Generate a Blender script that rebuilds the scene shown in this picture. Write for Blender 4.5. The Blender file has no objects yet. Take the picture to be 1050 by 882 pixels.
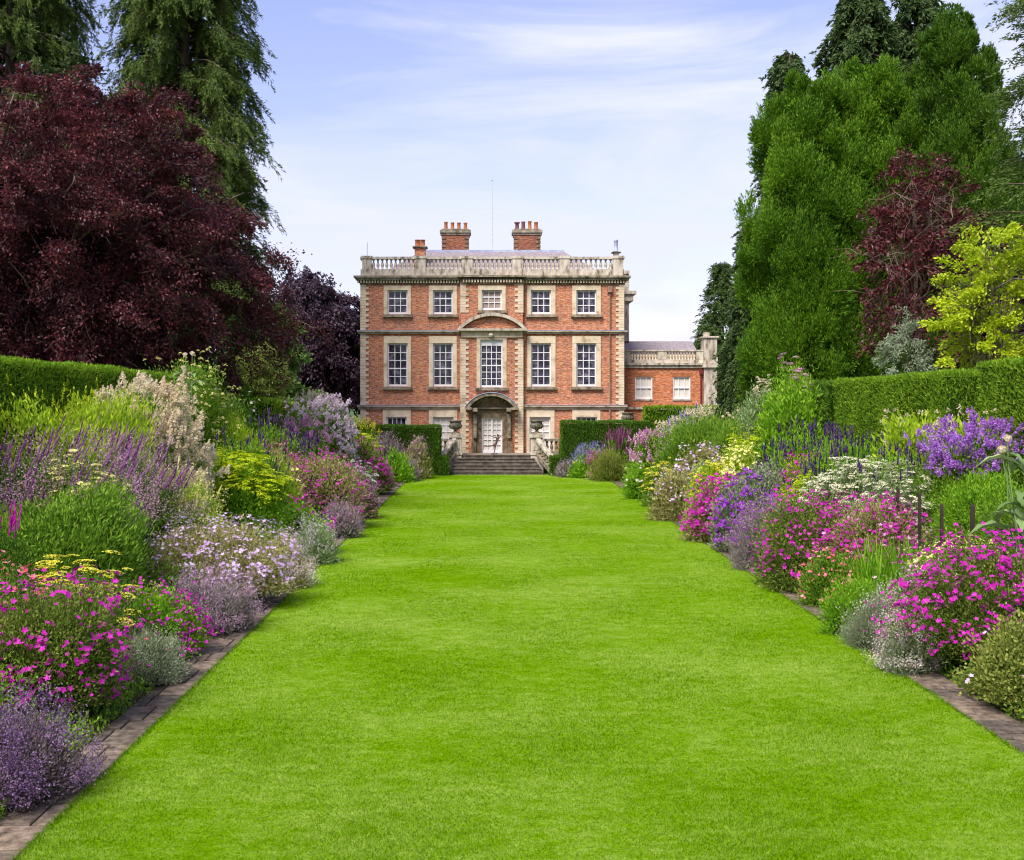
import bpy, math, random
import numpy as np
from math import radians, pi, sin, cos, sqrt

# ------------------------------------------------------------------ camera, sky, sun, exposure
S = bpy.context.scene
COL = S.collection
F = 1250.0 / 1050.0          # focal length in picture widths
CZ = 4.4                     # eye height above the lawn
cam = bpy.data.cameras.new('camera')
cam.sensor_width = 36.0
cam.lens = 36.0 * F
cam.shift_x = 23.0 / 1050.0
cam.shift_y = -30.0 / 1050.0
cam.clip_start = 0.1
cam.clip_end = 6000.0
camo = bpy.data.objects.new('camera', cam)
camo.location = (0, 0, CZ)
camo.rotation_euler = (pi / 2, 0, 0)
COL.objects.link(camo)
S.camera = camo

SUN_EL, SUN_AZ = radians(51), radians(211)      # azimuth clockwise from +Y (view direction)
S.view_settings.view_transform = 'Standard'
S.view_settings.look = 'None'
S.view_settings.gamma = 1.0
S.view_settings.use_curve_mapping = False
S.view_settings.exposure = 0.8
S.render.engine = 'CYCLES'
S.cycles.max_bounces = 5
S.cycles.diffuse_bounces = 3
S.cycles.glossy_bounces = 2
S.cycles.transmission_bounces = 3
S.cycles.use_denoising = True
S.cycles.filter_width = 1.1

W = bpy.data.worlds.new('World')
S.world = W
W.use_nodes = True
nt = W.node_tree
nt.nodes.clear()


def N(tree, typ, **kw):
    n = tree.nodes.new(typ)
    for k, v in kw.items():
        if k.startswith('i_'):
            n.inputs[k[2:].replace('_', ' ')].default_value = v
        else:
            setattr(n, k, v)
    return n


def ramp(tree, stops, interp='LINEAR'):
    r = tree.nodes.new('ShaderNodeValToRGB')
    r.color_ramp.interpolation = interp
    els = r.color_ramp.elements
    while len(els) > 1:
        els.remove(els[-1])
    for i, (p, c) in enumerate(stops):
        e = els[0] if i == 0 else els.new(p)
        e.position = p
        if not hasattr(c, '__len__'):
            c = (c, c, c)
        e.color = (c[0], c[1], c[2], 1)
    return r


L = nt.links.new
sky = N(nt, 'ShaderNodeTexSky', sky_type='NISHITA', sun_disc=False)
sky.sun_elevation = SUN_EL
sky.sun_rotation = SUN_AZ
sky.air_density = 1.0
sky.dust_density = 1.5
tc = N(nt, 'ShaderNodeTexCoord')
mp = N(nt, 'ShaderNodeMapping')
mp.inputs['Rotation'].default_value = (0, radians(5), 0)
mp.inputs['Scale'].default_value = (1.6, 1.6, 9.0)
L(tc.outputs['Generated'], mp.inputs['Vector'])
no = N(nt, 'ShaderNodeTexNoise', i_Scale=1.5, i_Detail=8.0, i_Roughness=0.56, i_Distortion=0.7)
L(mp.outputs[0], no.inputs['Vector'])
sep = N(nt, 'ShaderNodeSeparateXYZ')
L(tc.outputs['Generated'], sep.inputs[0])
cov = N(nt, 'ShaderNodeMapRange')           # thinner cloud high up, thick near the horizon
cov.inputs['From Min'].default_value = 0.08
cov.inputs['From Max'].default_value = 0.36
cov.inputs['To Min'].default_value = 0.045
cov.inputs['To Max'].default_value = -0.07
L(sep.outputs['Z'], cov.inputs['Value'])
add = N(nt, 'ShaderNodeMath', operation='ADD')
L(no.outputs['Fac'], add.inputs[0])
L(cov.outputs[0], add.inputs[1])
rc = ramp(nt, [(0.38, 0.06), (0.47, 0.32), (0.53, 0.62), (0.61, 1.0)])
L(add.outputs[0], rc.inputs['Fac'])
mixc = N(nt, 'ShaderNodeMix', data_type='RGBA')
L(rc.outputs['Color'], mixc.inputs['Factor'])
tint = N(nt, 'ShaderNodeMix', data_type='RGBA', blend_type='MULTIPLY')
tint.inputs['Factor'].default_value = 1.0
tint.inputs['B'].default_value = (1.6, 1.32, 1.55, 1)
L(sky.outputs[0], tint.inputs['A'])
L(tint.outputs['Result'], mixc.inputs['A'])
mixc.inputs['B'].default_value = (5.8, 6.05, 7.6, 1)
bg = N(nt, 'ShaderNodeBackground')
bg.inputs['Strength'].default_value = 0.086
L(mixc.outputs['Result'], bg.inputs['Color'])
wo = N(nt, 'ShaderNodeOutputWorld')
L(bg.outputs[0], wo.inputs['Surface'])

sun = bpy.data.lights.new('sun', 'SUN')
sun.energy = 3.3
sun.angle = radians(26)
sun.color = (1.0, 0.95, 0.87)
suno = bpy.data.objects.new('sun', sun)
suno.rotation_euler = (pi / 2 - SUN_EL, 0, -SUN_AZ + pi)
COL.objects.link(suno)

# ------------------------------------------------------------------ helpers
rng = np.random.default_rng(7)
random.seed(7)


def tag(o, label=None, cat=None, group=None, kind=None):
    if label: o['label'] = label
    if cat: o['category'] = cat
    if group: o['group'] = group
    if kind: o['kind'] = kind
    return o


def empty(name, loc, label=None, cat=None, group=None, rz=0.0):
    o = bpy.data.objects.new(name, None)
    o.empty_display_size = 0.3
    o.location = loc
    o.rotation_euler = (0, 0, rz)
    COL.objects.link(o)
    return tag(o, label, cat, group)


def link(name, me, mat, parent=None):
    o = bpy.data.objects.new(name, me)
    if mat is not None and not me.materials:
        me.materials.append(mat)
    COL.objects.link(o)
    if parent is not None:
        o.parent = parent
    return o


def unit(v):
    n = np.linalg.norm(v, axis=-1, keepdims=True)
    return v / np.maximum(n, 1e-9)


class MB:
    """collects shapes into one mesh; coordinates may be offset by an origin"""

    def __init__(self, origin=(0, 0, 0)):
        self.V, self.Fq, self.n = [], [], 0
        self.polys = []
        self.o = np.array(origin, float)

    def raw(self, V, Fa):
        V = np.asarray(V, float).reshape(-1, 3)
        Fa = np.asarray(Fa, np.int64)
        self.V.append(V)
        self.Fq.append(Fa + self.n)
        self.n += len(V)

    def poly(self, V, faces):
        V = np.asarray(V, float).reshape(-1, 3)
        self.V.append(V)
        for f in faces:
            self.polys.append([i + self.n for i in f])
        self.n += len(V)

    def box(self, x0, x1, y0, y1, z0, z1):
        v = [(x0, y0, z0), (x1, y0, z0), (x1, y1, z0), (x0, y1, z0),
             (x0, y0, z1), (x1, y0, z1), (x1, y1, z1), (x0, y1, z1)]
        f = [(0, 3, 2, 1), (4, 5, 6, 7), (0, 1, 5, 4), (1, 2, 6, 5), (2, 3, 7, 6), (3, 0, 4, 7)]
        self.raw(v, f)

    def quad(self, a, b, c, d):
        self.raw([a, b, c, d], [(0, 1, 2, 3)])

    def prism_xz(self, pts, y0, y1):
        n = len(pts)
        V = [(x, y0, z) for x, z in pts] + [(x, y1, z) for x, z in pts]
        fs = [list(range(n)), list(range(2 * n - 1, n - 1, -1))]
        fs += [[i, i + n, (i + 1) % n + n, (i + 1) % n] for i in range(n)]
        self.poly(V, fs)

    def lathe(self, cx, cy, prof, n=10):
        ang = np.arange(n) * 2 * pi / n
        V, Fs = [], []
        for r, z in prof:
            for a in ang:
                V.append((cx + r * cos(a), cy + r * sin(a), z))
        for k in range(len(prof) - 1):
            for i in range(n):
                j = (i + 1) % n
                Fs.append((k * n + i, k * n + j, (k + 1) * n + j, (k + 1) * n + i))
        self.raw(V, Fs)
        base = self.n - len(V)
        self.polys.append([base + i for i in range(n)][::-1])
        self.polys.append([base + (len(prof) - 1) * n + i for i in range(n)])

    def tube(self, P, R, n=6):
        P = np.asarray(P, float)
        R = np.asarray(R, float)
        T = np.gradient(P, axis=0)
        T = unit(T)
        up = np.where(np.abs(T[:, 2:3]) > 0.9, [[1.0, 0, 0]], [[0, 0, 1.0]])
        A = unit(np.cross(T, up))
        B = np.cross(T, A)
        ang = np.arange(n) * 2 * pi / n
        V = (P[:, None, :] + R[:, None, None] * (A[:, None, :] * np.cos(ang)[None, :, None]
                                                + B[:, None, :] * np.sin(ang)[None, :, None])).reshape(-1, 3)
        k = len(P)
        i = np.arange(n)
        j = (i + 1) % n
        Fs = []
        for q in range(k - 1):
            Fs.append(np.stack([q * n + i, q * n + j, (q + 1) * n + j, (q + 1) * n + i], 1))
        self.raw(V, np.concatenate(Fs))

    def kites(self, c, a, nn, Ln, Wd, fold=0.0, mid=0.45):
        """leaf shaped quads: base c, axis a, face normal about nn"""
        c = np.asarray(c, float)
        a = unit(a)
        w = unit(np.cross(a, nn))
        n2 = np.cross(w, a)
        Ln = np.broadcast_to(np.asarray(Ln, float), (len(c),))[:, None]
        Wd = np.broadcast_to(np.asarray(Wd, float), (len(c),))[:, None]
        m = c + a * Ln * mid
        V = np.stack([c, m + w * Wd * .5 + n2 * Ln * fold, c + a * Ln, m - w * Wd * .5 + n2 * Ln * fold], 1)
        Fa = np.arange(len(c) * 4).reshape(-1, 4)
        self.raw(V.reshape(-1, 3), Fa)

    def mesh(self, name, smooth=False):
        V = np.concatenate(self.V) - self.o
        me = bpy.data.meshes.new(name)
        quads = np.concatenate([f for f in self.Fq if f.shape[1] == 4]) if any(f.shape[1] == 4 for f in self.Fq) else np.zeros((0, 4), int)
        tris = [f for f in self.Fq if f.shape[1] == 3]
        tris = np.concatenate(tris) if tris else np.zeros((0, 3), int)
        loops = np.concatenate([quads.ravel(), tris.ravel()] + [np.array(p) for p in self.polys]).astype(np.int32)
        tot = np.concatenate([np.full(len(quads), 4), np.full(len(tris), 3), np.array([len(p) for p in self.polys], int)]).astype(np.int32)
        st = np.concatenate([[0], np.cumsum(tot)[:-1]]).astype(np.int32)
        me.vertices.add(len(V))
        me.vertices.foreach_set('co', V.astype(np.float32).ravel())
        me.loops.add(len(loops))
        me.loops.foreach_set('vertex_index', loops)
        me.polygons.add(len(tot))
        me.polygons.foreach_set('loop_start', st)
        me.polygons.foreach_set('loop_total', tot)
        me.polygons.foreach_set('use_smooth', np.full(len(tot), bool(smooth)))
        me.update(calc_edges=True)
        return me

    def build(self, name, mat, parent=None, smooth=False):
        me = self.mesh(name, smooth)
        me.materials.append(mat)
        return link(name, me, mat, parent)


# ------------------------------------------------------------------ materials
def newmat(name):
    m = bpy.data.materials.new(name)
    m.use_nodes = True
    t = m.node_tree
    t.nodes.clear()
    out = t.nodes.new('ShaderNodeOutputMaterial')
    return m, t, out


def leaf_mat(name, cols, trans=0.3, rough=0.55, tcol=None, patch=0.25, pscale=0.8, spec=0.25):
    """cols: 2-4 colours picked at random leaf by leaf; a slow noise shifts the choice so clumps differ"""
    m, t, out = newmat(name)
    g = t.nodes.new('ShaderNodeNewGeometry')
    nz = N(t, 'ShaderNodeTexNoise', i_Scale=pscale, i_Detail=2.0)
    t.links.new(g.outputs['Position'], nz.inputs['Vector'])
    ma = N(t, 'ShaderNodeMath', operation='MULTIPLY_ADD')
    t.links.new(nz.outputs['Fac'], ma.inputs[0])
    ma.inputs[1].default_value = patch * 4
    ma.inputs[2].default_value = -patch * 2
    ad = N(t, 'ShaderNodeMath', operation='ADD', use_clamp=True)
    t.links.new(g.outputs['Random Per Island'], ad.inputs[0])
    t.links.new(ma.outputs[0], ad.inputs[1])
    k = len(cols)
    r = ramp(t, [(i / max(1, k - 1), c) for i, c in enumerate(cols)])
    t.links.new(ad.outputs[0], r.inputs['Fac'])
    p = N(t, 'ShaderNodeBsdfPrincipled')
    p.inputs['Roughness'].default_value = rough
    p.inputs['Specular IOR Level'].default_value = spec
    t.links.new(r.outputs[0], p.inputs['Base Color'])
    tr = N(t, 'ShaderNodeBsdfTranslucent')
    if tcol is None:
        t.links.new(r.outputs[0], tr.inputs['Color'])
    else:
        mm = N(t, 'ShaderNodeMix', data_type='RGBA', blend_type='MULTIPLY')
        mm.inputs['Factor'].default_value = 1
        t.links.new(r.outputs[0], mm.inputs['A'])
        mm.inputs['B'].default_value = (*tcol, 1)
        t.links.new(mm.outputs['Result'], tr.inputs['Color'])
    mx = N(t, 'ShaderNodeMixShader')
    mx.inputs[0].default_value = trans
    t.links.new(p.outputs[0], mx.inputs[1])
    t.links.new(tr.outputs[0], mx.inputs[2])
    t.links.new(mx.outputs[0], out.inputs['Surface'])
    return m


def noise_mat(name, stops, scale=3.0, detail=6.0, rough=0.8, bump=0.0, bscale=None, stretch=(1, 1, 1), spec=0.3, metal=0.0, fine=None):
    m, t, out = newmat(name)
    tcn = N(t, 'ShaderNodeTexCoord')
    mpn = N(t, 'ShaderNodeMapping')
    mpn.inputs['Scale'].default_value = stretch
    t.links.new(tcn.outputs['Object'], mpn.inputs['Vector'])
    nz = N(t, 'ShaderNodeTexNoise', i_Scale=scale, i_Detail=detail, i_Roughness=0.6)
    t.links.new(mpn.outputs[0], nz.inputs['Vector'])
    r = ramp(t, stops)
    t.links.new(nz.outputs['Fac'], r.inputs['Fac'])
    p = N(t, 'ShaderNodeBsdfPrincipled')
    p.inputs['Roughness'].default_value = rough
    p.inputs['Specular IOR Level'].default_value = spec
    p.inputs['Metallic'].default_value = metal
    t.links.new(r.outputs[0], p.inputs['Base Color'])
    if bump:
        n2 = N(t, 'ShaderNodeTexNoise', i_Scale=bscale or scale * 4, i_Detail=6.0)
        t.links.new(tcn.outputs['Object'], n2.inputs['Vector'])
        b = N(t, 'ShaderNodeBump')
        b.inputs['Strength'].default_value = bump
        b.inputs['Distance'].default_value = 0.05
        t.links.new(n2.outputs['Fac'], b.inputs['Height'])
        t.links.new(b.outputs[0], p.inputs['Normal'])
    t.links.new(p.outputs[0], out.inputs['Surface'])
    return m


def brick_mat(name, c1, c2, mortar, dark, scale=1.0):
    m, t, out = newmat(name)
    g = t.nodes.new('ShaderNodeNewGeometry')
    s = N(t, 'ShaderNodeSeparateXYZ')
    t.links.new(g.outputs['Position'], s.inputs[0])
    a = N(t, 'ShaderNodeMath', operation='ADD')
    t.links.new(s.outputs['X'], a.inputs[0])
    t.links.new(s.outputs['Y'], a.inputs[1])
    cb = N(t, 'ShaderNodeCombineXYZ')
    t.links.new(a.outputs[0], cb.inputs['X'])
    t.links.new(s.outputs['Z'], cb.inputs['Y'])
    br = N(t, 'ShaderNodeTexBrick', offset=0.5)
    br.inputs['Color1'].default_value = (*c1, 1)
    br.inputs['Color2'].default_value = (*c2, 1)
    br.inputs['Mortar'].default_value = (*mortar, 1)
    br.inputs['Scale'].default_value = scale
    br.inputs['Mortar Size'].default_value = 0.008
    br.inputs['Brick Width'].default_value = 0.23
    br.inputs['Row Height'].default_value = 0.075
    t.links.new(cb.outputs[0], br.inputs['Vector'])
    # patches of older darker brick and pale repair
    nz = N(t, 'ShaderNodeTexNoise', i_Scale=0.9, i_Detail=8.0, i_Roughness=0.7)
    t.links.new(cb.outputs[0], nz.inputs['Vector'])
    r1 = ramp(t, [(0.46, 0.0), (0.66, 0.7)])
    t.links.new(nz.outputs['Fac'], r1.inputs['Fac'])
    mx = N(t, 'ShaderNodeMix', data_type='RGBA')
    t.links.new(r1.outputs[0], mx.inputs['Factor'])
    t.links.new(br.outputs['Color'], mx.inputs['A'])
    mx.inputs['B'].default_value = (*dark, 1)
    # single bricks of another firing
    mpw = N(t, 'ShaderNodeMapping')
    mpw.inputs['Scale'].default_value = (4.3, 13.3, 1)
    t.links.new(cb.outputs[0], mpw.inputs['Vector'])
    wn = N(t, 'ShaderNodeTexNoise', i_Scale=1.0, i_Detail=1.0)
    t.links.new(mpw.outputs[0], wn.inputs['Vector'])
    r2 = ramp(t, [(0.3, 0.58), (0.5, 1.0), (0.72, 1.5)])
    t.links.new(wn.outputs['Fac'], r2.inputs['Fac'])
    m2 = N(t, 'ShaderNodeMix', data_type='RGBA', blend_type='MULTIPLY')
    m2.inputs['Factor'].default_value = 1
    t.links.new(mx.outputs['Result'], m2.inputs['A'])
    t.links.new(r2.outputs[0], m2.inputs['B'])
    p = N(t, 'ShaderNodeBsdfPrincipled')
    p.inputs['Roughness'].default_value = 0.9
    p.inputs['Specular IOR Level'].default_value = 0.15
    t.links.new(m2.outputs['Result'], p.inputs['Base Color'])
    b = N(t, 'ShaderNodeBump')
    b.inputs['Strength'].default_value = 0.4
    b.inputs['Distance'].default_value = 0.01
    t.links.new(br.outputs['Fac'], b.inputs['Height'])
    b.invert = True
    t.links.new(b.outputs[0], p.inputs['Normal'])
    t.links.new(p.outputs[0], out.inputs['Surface'])
    return m


M = {}
M['brick'] = brick_mat('red_brick', (0.53, 0.19, 0.088), (0.40, 0.125, 0.06), (0.55, 0.38, 0.27), (0.30, 0.155, 0.11))
M['brick_wing'] = brick_mat('orange_brick', (0.58, 0.19, 0.07), (0.48, 0.14, 0.055), (0.5, 0.30, 0.20), (0.38, 0.14, 0.07))
M['brick_stack'] = brick_mat('sooty_brick', (0.34, 0.10, 0.045), (0.22, 0.07, 0.04), (0.30, 0.19, 0.12), (0.10, 0.05, 0.04))
M['stone'] = noise_mat('buff_stone', [(0.30, (0.30, 0.23, 0.15)), (0.44, (0.60, 0.49, 0.34)), (0.7, (0.76, 0.66, 0.50))], 1.6, 8, 0.85, 0.08, 30)
M['stone_pale'] = noise_mat('pale_stone', [(0.34, (0.13, 0.11, 0.08)), (0.47, (0.44, 0.385, 0.30)), (0.66, (0.64, 0.585, 0.49))], 2.4, 10, 0.85, 0.08, 30, stretch=(1.6, 1.6, .6))
M['stone_grey'] = noise_mat('weathered_stone', [(0.32, (0.07, 0.06, 0.045)), (0.48, (0.22, 0.185, 0.125)), (0.68, (0.40, 0.35, 0.27))], 2.6, 8, 0.9, 0.08, 30)
M['stone_mid'] = noise_mat('worn_stone', [(0.30, (0.16, 0.13, 0.09)), (0.46, (0.36, 0.30, 0.21)), (0.7, (0.50, 0.43, 0.32))], 2.2, 8, 0.9, 0.08, 30)
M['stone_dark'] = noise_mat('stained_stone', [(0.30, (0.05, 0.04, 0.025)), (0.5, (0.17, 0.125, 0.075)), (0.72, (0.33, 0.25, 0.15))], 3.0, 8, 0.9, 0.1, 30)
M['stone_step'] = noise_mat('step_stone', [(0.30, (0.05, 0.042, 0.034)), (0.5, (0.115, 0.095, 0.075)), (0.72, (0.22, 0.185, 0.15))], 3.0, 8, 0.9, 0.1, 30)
M['urn'] = noise_mat('lichen_stone', [(0.32, (0.05, 0.048, 0.035)), (0.5, (0.15, 0.14, 0.10)), (0.7, (0.27, 0.26, 0.19))], 6.0, 8, 0.95, 0.4)
M['white'] = noise_mat('white_paint', [(0.3, (0.74, 0.74, 0.76)), (0.7, (0.82, 0.82, 0.84))], 2.0, 4, 0.45)
M['blind'] = noise_mat('cream_blind', [(0.3, (0.56, 0.52, 0.45)), (0.7, (0.70, 0.66, 0.58))], 1.0, 3, 0.8, stretch=(3, 1, 0.4))
M['blind_tan'] = noise_mat('tan_blind', [(0.3, (0.30, 0.23, 0.20)), (0.7, (0.40, 0.32, 0.27))], 1.0, 3, 0.8)
M['slate'] = noise_mat('slate', [(0.3, (0.16, 0.13, 0.14)), (0.5, (0.27, 0.23, 0.24)), (0.7, (0.36, 0.31, 0.32))], 3.0, 8, 0.6, 0.4, stretch=(2, 1, 6))
M['lead'] = noise_mat('lead', [(0.3, (0.25, 0.28, 0.42)), (0.5, (0.36, 0.40, 0.55)), (0.7, (0.50, 0.53, 0.66))], 2.0, 6, 0.5, 0.2)
M['pot'] = noise_mat('terracotta', [(0.3, (0.24, 0.08, 0.035)), (0.7, (0.46, 0.17, 0.065))], 4.0, 6, 0.8)
M['pot_dark'] = noise_mat('dark_terracotta', [(0.3, (0.11, 0.05, 0.055)), (0.7, (0.22, 0.09, 0.085))], 4.0, 6, 0.8)
M['pipe'] = noise_mat('painted_pipe', [(0.3, (0.20, 0.12, 0.08)), (0.7, (0.34, 0.22, 0.15))], 4.0, 4, 0.5)
M['pipe_red'] = noise_mat('dark_red_pipe', [(0.3, (0.13, 0.02, 0.02)), (0.7, (0.19, 0.035, 0.03))], 4.0, 4, 0.5)
M['metal'] = noise_mat('grey_metal', [(0.3, (0.45, 0.46, 0.5)), (0.7, (0.6, 0.61, 0.65))], 4.0, 4, 0.4)
M['bronze'] = noise_mat('bronze', [(0.3, (0.085, 0.05, 0.045)), (0.7, (0.20, 0.125, 0.105))], 6.0, 6, 0.5, metal=0.4)
M['soil'] = noise_mat('soil', [(0.3, (0.025, 0.016, 0.010)), (0.6, (0.06, 0.04, 0.026)), (0.75, (0.10, 0.07, 0.045))], 6.0, 10, 0.95, 0.6)
M['paving'] = noise_mat('paving_stone', [(0.30, (0.042, 0.034, 0.026)), (0.46, (0.125, 0.10, 0.075)), (0.70, (0.25, 0.205, 0.16))], 7.0, 12, 0.95, 0.5)
_t = M['paving'].node_tree
_g = _t.nodes.new('ShaderNodeNewGeometry')
_r = ramp(_t, [(0.0, (0.55, 0.55, 0.56)), (0.5, (0.95, 0.92, 0.9)), (1.0, (1.45, 1.35, 1.25))])
_t.links.new(_g.outputs['Random Per Island'], _r.inputs['Fac'])
_x = N(_t, 'ShaderNodeMix', data_type='RGBA', blend_type='MULTIPLY')
_x.inputs['Factor'].default_value = 1
_p = next(n for n in _t.nodes if n.type == 'BSDF_PRINCIPLED')
_t.links.new(_p.inputs['Base Color'].links[0].from_socket, _x.inputs['A'])
_t.links.new(_r.outputs[0], _x.inputs['B'])
_t.links.new(_x.outputs['Result'], _p.inputs['Base Color'])
M['field'] = noise_mat('rough_grass', [(0.3, (0.03, 0.06, 0.012)), (0.7, (0.07, 0.13, 0.02))], 0.6, 8, 0.95, 0.5)
M['gravel'] = noise_mat('gravel', [(0.3, (0.25, 0.20, 0.14)), (0.7, (0.42, 0.36, 0.27))], 20.0, 8, 0.95, 0.5)
M['bark'] = noise_mat('bark', [(0.3, (0.05, 0.038, 0.028)), (0.7, (0.15, 0.115, 0.085))], 4.0, 8, 0.95, 0.5, stretch=(1, 1, .3))
M['bark_pale'] = noise_mat('pale_bark', [(0.3, (0.15, 0.10, 0.075)), (0.7, (0.30, 0.22, 0.17))], 4.0, 8, 0.95, 0.5, stretch=(1, 1, .3))
M['wood'] = noise_mat('dark_wood', [(0.3, (0.018, 0.012, 0.01)), (0.7, (0.06, 0.04, 0.03))], 8.0, 8, 0.9, stretch=(1, 1, .2))


def glass_mat():
    m, t, out = newmat('window_glass')
    g = t.nodes.new('ShaderNodeNewGeometry')
    nz = N(t, 'ShaderNodeTexNoise', i_Scale=2.2, i_Detail=3.0, i_Roughness=0.6)
    t.links.new(g.outputs['Position'], nz.inputs['Vector'])
    r = ramp(t, [(0.36, (0.008, 0.007, 0.013)), (0.52, (0.035, 0.03, 0.05)), (0.66, (0.16, 0.145, 0.19))])  # mottled greys in the base colour stand in for reflections on the panes
    t.links.new(nz.outputs['Fac'], r.inputs['Fac'])
    p = N(t, 'ShaderNodeBsdfPrincipled')
    p.inputs['Roughness'].default_value = 0.06
    p.inputs['Specular IOR Level'].default_value = 0.45
    t.links.new(r.outputs[0], p.inputs['Base Color'])
    b = N(t, 'ShaderNodeBump')
    b.inputs['Strength'].default_value = 0.15
    b.inputs['Distance'].default_value = 0.02
    t.links.new(nz.outputs['Fac'], b.inputs['Height'])
    t.links.new(b.outputs[0], p.inputs['Normal'])
    t.links.new(p.outputs[0], out.inputs['Surface'])
    return m


M['glass'] = glass_mat()


def lawn_mat(name, blades):
    m, t, out = newmat(name)
    g = t.nodes.new('ShaderNodeNewGeometry')
    mpn = N(t, 'ShaderNodeMapping')
    mpn.inputs['Scale'].default_value = (0.6, 0.8, 1.0)
    t.links.new(g.outputs['Position'], mpn.inputs['Vector'])
    n1 = N(t, 'ShaderNodeTexNoise', i_Scale=0.35, i_Detail=4.0, i_Roughness=0.6)
    n2 = N(t, 'ShaderNodeTexNoise', i_Scale=4.5, i_Detail=8.0, i_Roughness=0.8)
    n3 = N(t, 'ShaderNodeTexNoise', i_Scale=28.0, i_Detail=4.0, i_Roughness=0.7)
    for n in (n1, n2):
        t.links.new(mpn.outputs[0], n.inputs['Vector'])
    t.links.new(g.outputs['Position'], n3.inputs['Vector'])
    a1 = N(t, 'ShaderNodeMath', operation='MULTIPLY_ADD')
    t.links.new(n1.outputs['Fac'], a1.inputs[0])
    a1.inputs[1].default_value = 0.72
    t.links.new(n2.outputs['Fac'], a1.inputs[2])
    a2 = N(t, 'ShaderNodeMath', operation='MULTIPLY_ADD')
    if blades:
        t.links.new(g.outputs['Random Per Island'], a2.inputs[0])
        a2.inputs[1].default_value = 0.75
    else:
        t.links.new(n3.outputs['Fac'], a2.inputs[0])
        a2.inputs[1].default_value = 0.9
    t.links.new(a1.outputs[0], a2.inputs[2])
    a3 = N(t, 'ShaderNodeMath', operation='MULTIPLY')
    t.links.new(a2.outputs[0], a3.inputs[0])
    a3.inputs[1].default_value = 0.46
    r = ramp(t, LAWN)
    t.links.new(a3.outputs[0], r.inputs['Fac'])
    p = N(t, 'ShaderNodeBsdfPrincipled')
    p.inputs['Roughness'].default_value = 1.0
    p.inputs['Specular IOR Level'].default_value = 0.0
    t.links.new(r.outputs[0], p.inputs['Base Color'])
    if blades:
        tr = N(t, 'ShaderNodeBsdfTranslucent')
        t.links.new(r.outputs[0], tr.inputs['Color'])
        mx = N(t, 'ShaderNodeMixShader')
        mx.inputs[0].default_value = 0.35
        t.links.new(p.outputs[0], mx.inputs[1])
        t.links.new(tr.outputs[0], mx.inputs[2])
        t.links.new(mx.outputs[0], out.inputs['Surface'])
    else:
        b = N(t, 'ShaderNodeBump')
        b.inputs['Strength'].default_value = 0.6
        b.inputs['Distance'].default_value = 0.03
        t.links.new(n3.outputs['Fac'], b.inputs['Height'])
        t.links.new(b.outputs[0], p.inputs['Normal'])
        t.links.new(p.outputs[0], out.inputs['Surface'])
    return m


LAWN = [(0.28, (0.017, 0.070, 0.0)), (0.43, (0.058, 0.160, 0.0)), (0.57, (0.124, 0.252, 0.001)), (0.76, (0.28, 0.39, 0.07))]
M['lawn'] = lawn_mat('lawn', False)
M['blade'] = lawn_mat('grass_blade', True)

# ------------------------------------------------------------------ ground
LX, RX = -4.53, 6.62        # lawn edges
PW = 0.62                   # paving width


def ground(x, y=30.0):
    if x < 0:
        z = 1.8 * min(1.0, max(0.0, (-x - 5.2) / 5.0))
    else:
        z = 1.8 * min(1.0, max(0.0, (x - 7.3) / 4.2))
    return z


def terrain():
    xs = sorted(set([-3000, -800, -200, -60, -30, -14] + [-10.2, -9.2, -8.2, -7.2, -6.2, -5.2, LX - PW + .02, LX, -2, 0, 2, 4, RX, RX + PW - .02, 7.3, 8.3, 9.3, 10.3, 11.5, 14, 30, 60, 200, 800, 3000]))
    ys = [-200, -20, 0, 10, 20, 30, 40, 50, 60, 70, 74.6, 74.7, 80, 120, 300, 1000, 4000]
    V = []
    for y in ys:
        for x in xs:
            z = ground(x) - 0.03
            if y > 74.65:
                z = max(z, 1.05)
            V.append((x, y, z))
    nx = len(xs)
    Fs = [(j * nx + i, j * nx + i + 1, (j + 1) * nx + i + 1, (j + 1) * nx + i) for j in range(len(ys) - 1) for i in range(nx - 1)]
    m = MB()
    m.raw(V, Fs)
    tag(m.build('ground', M['field']), kind='structure')
    # bed soil lies a little above
    for s, prof in ((-1, [LX - PW, -5.2, -6.2, -7.2, -8.2, -9.2, -10.2, -10.9]), (1, [RX + PW, 7.3, 8.3, 9.3, 10.3, 11.5, 12.1])):
        m = MB()
        yy = np.linspace(4, 71.3, 60)
        V = []
        for y in yy:
            for x in prof:
                V.append((x, y, ground(x) + 0.0 + rng.uniform(0.0, 0.04)))
        k = len(prof)
        Fs = [(j * k + i, j * k + i + 1, (j + 1) * k + i + 1, (j + 1) * k + i) for j in range(len(yy) - 1) for i in range(k - 1)]
        m.raw(V, Fs)
        tag(m.build('soil', M['soil'], smooth=True), kind='structure')


terrain()
m = MB()
m.quad((LX, -10, 0.012), (RX, -10, 0.012), (RX, 72.3, 0.012), (LX, 72.3, 0.012))
tag(m.build('lawn', M['lawn']), kind='structure')

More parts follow.
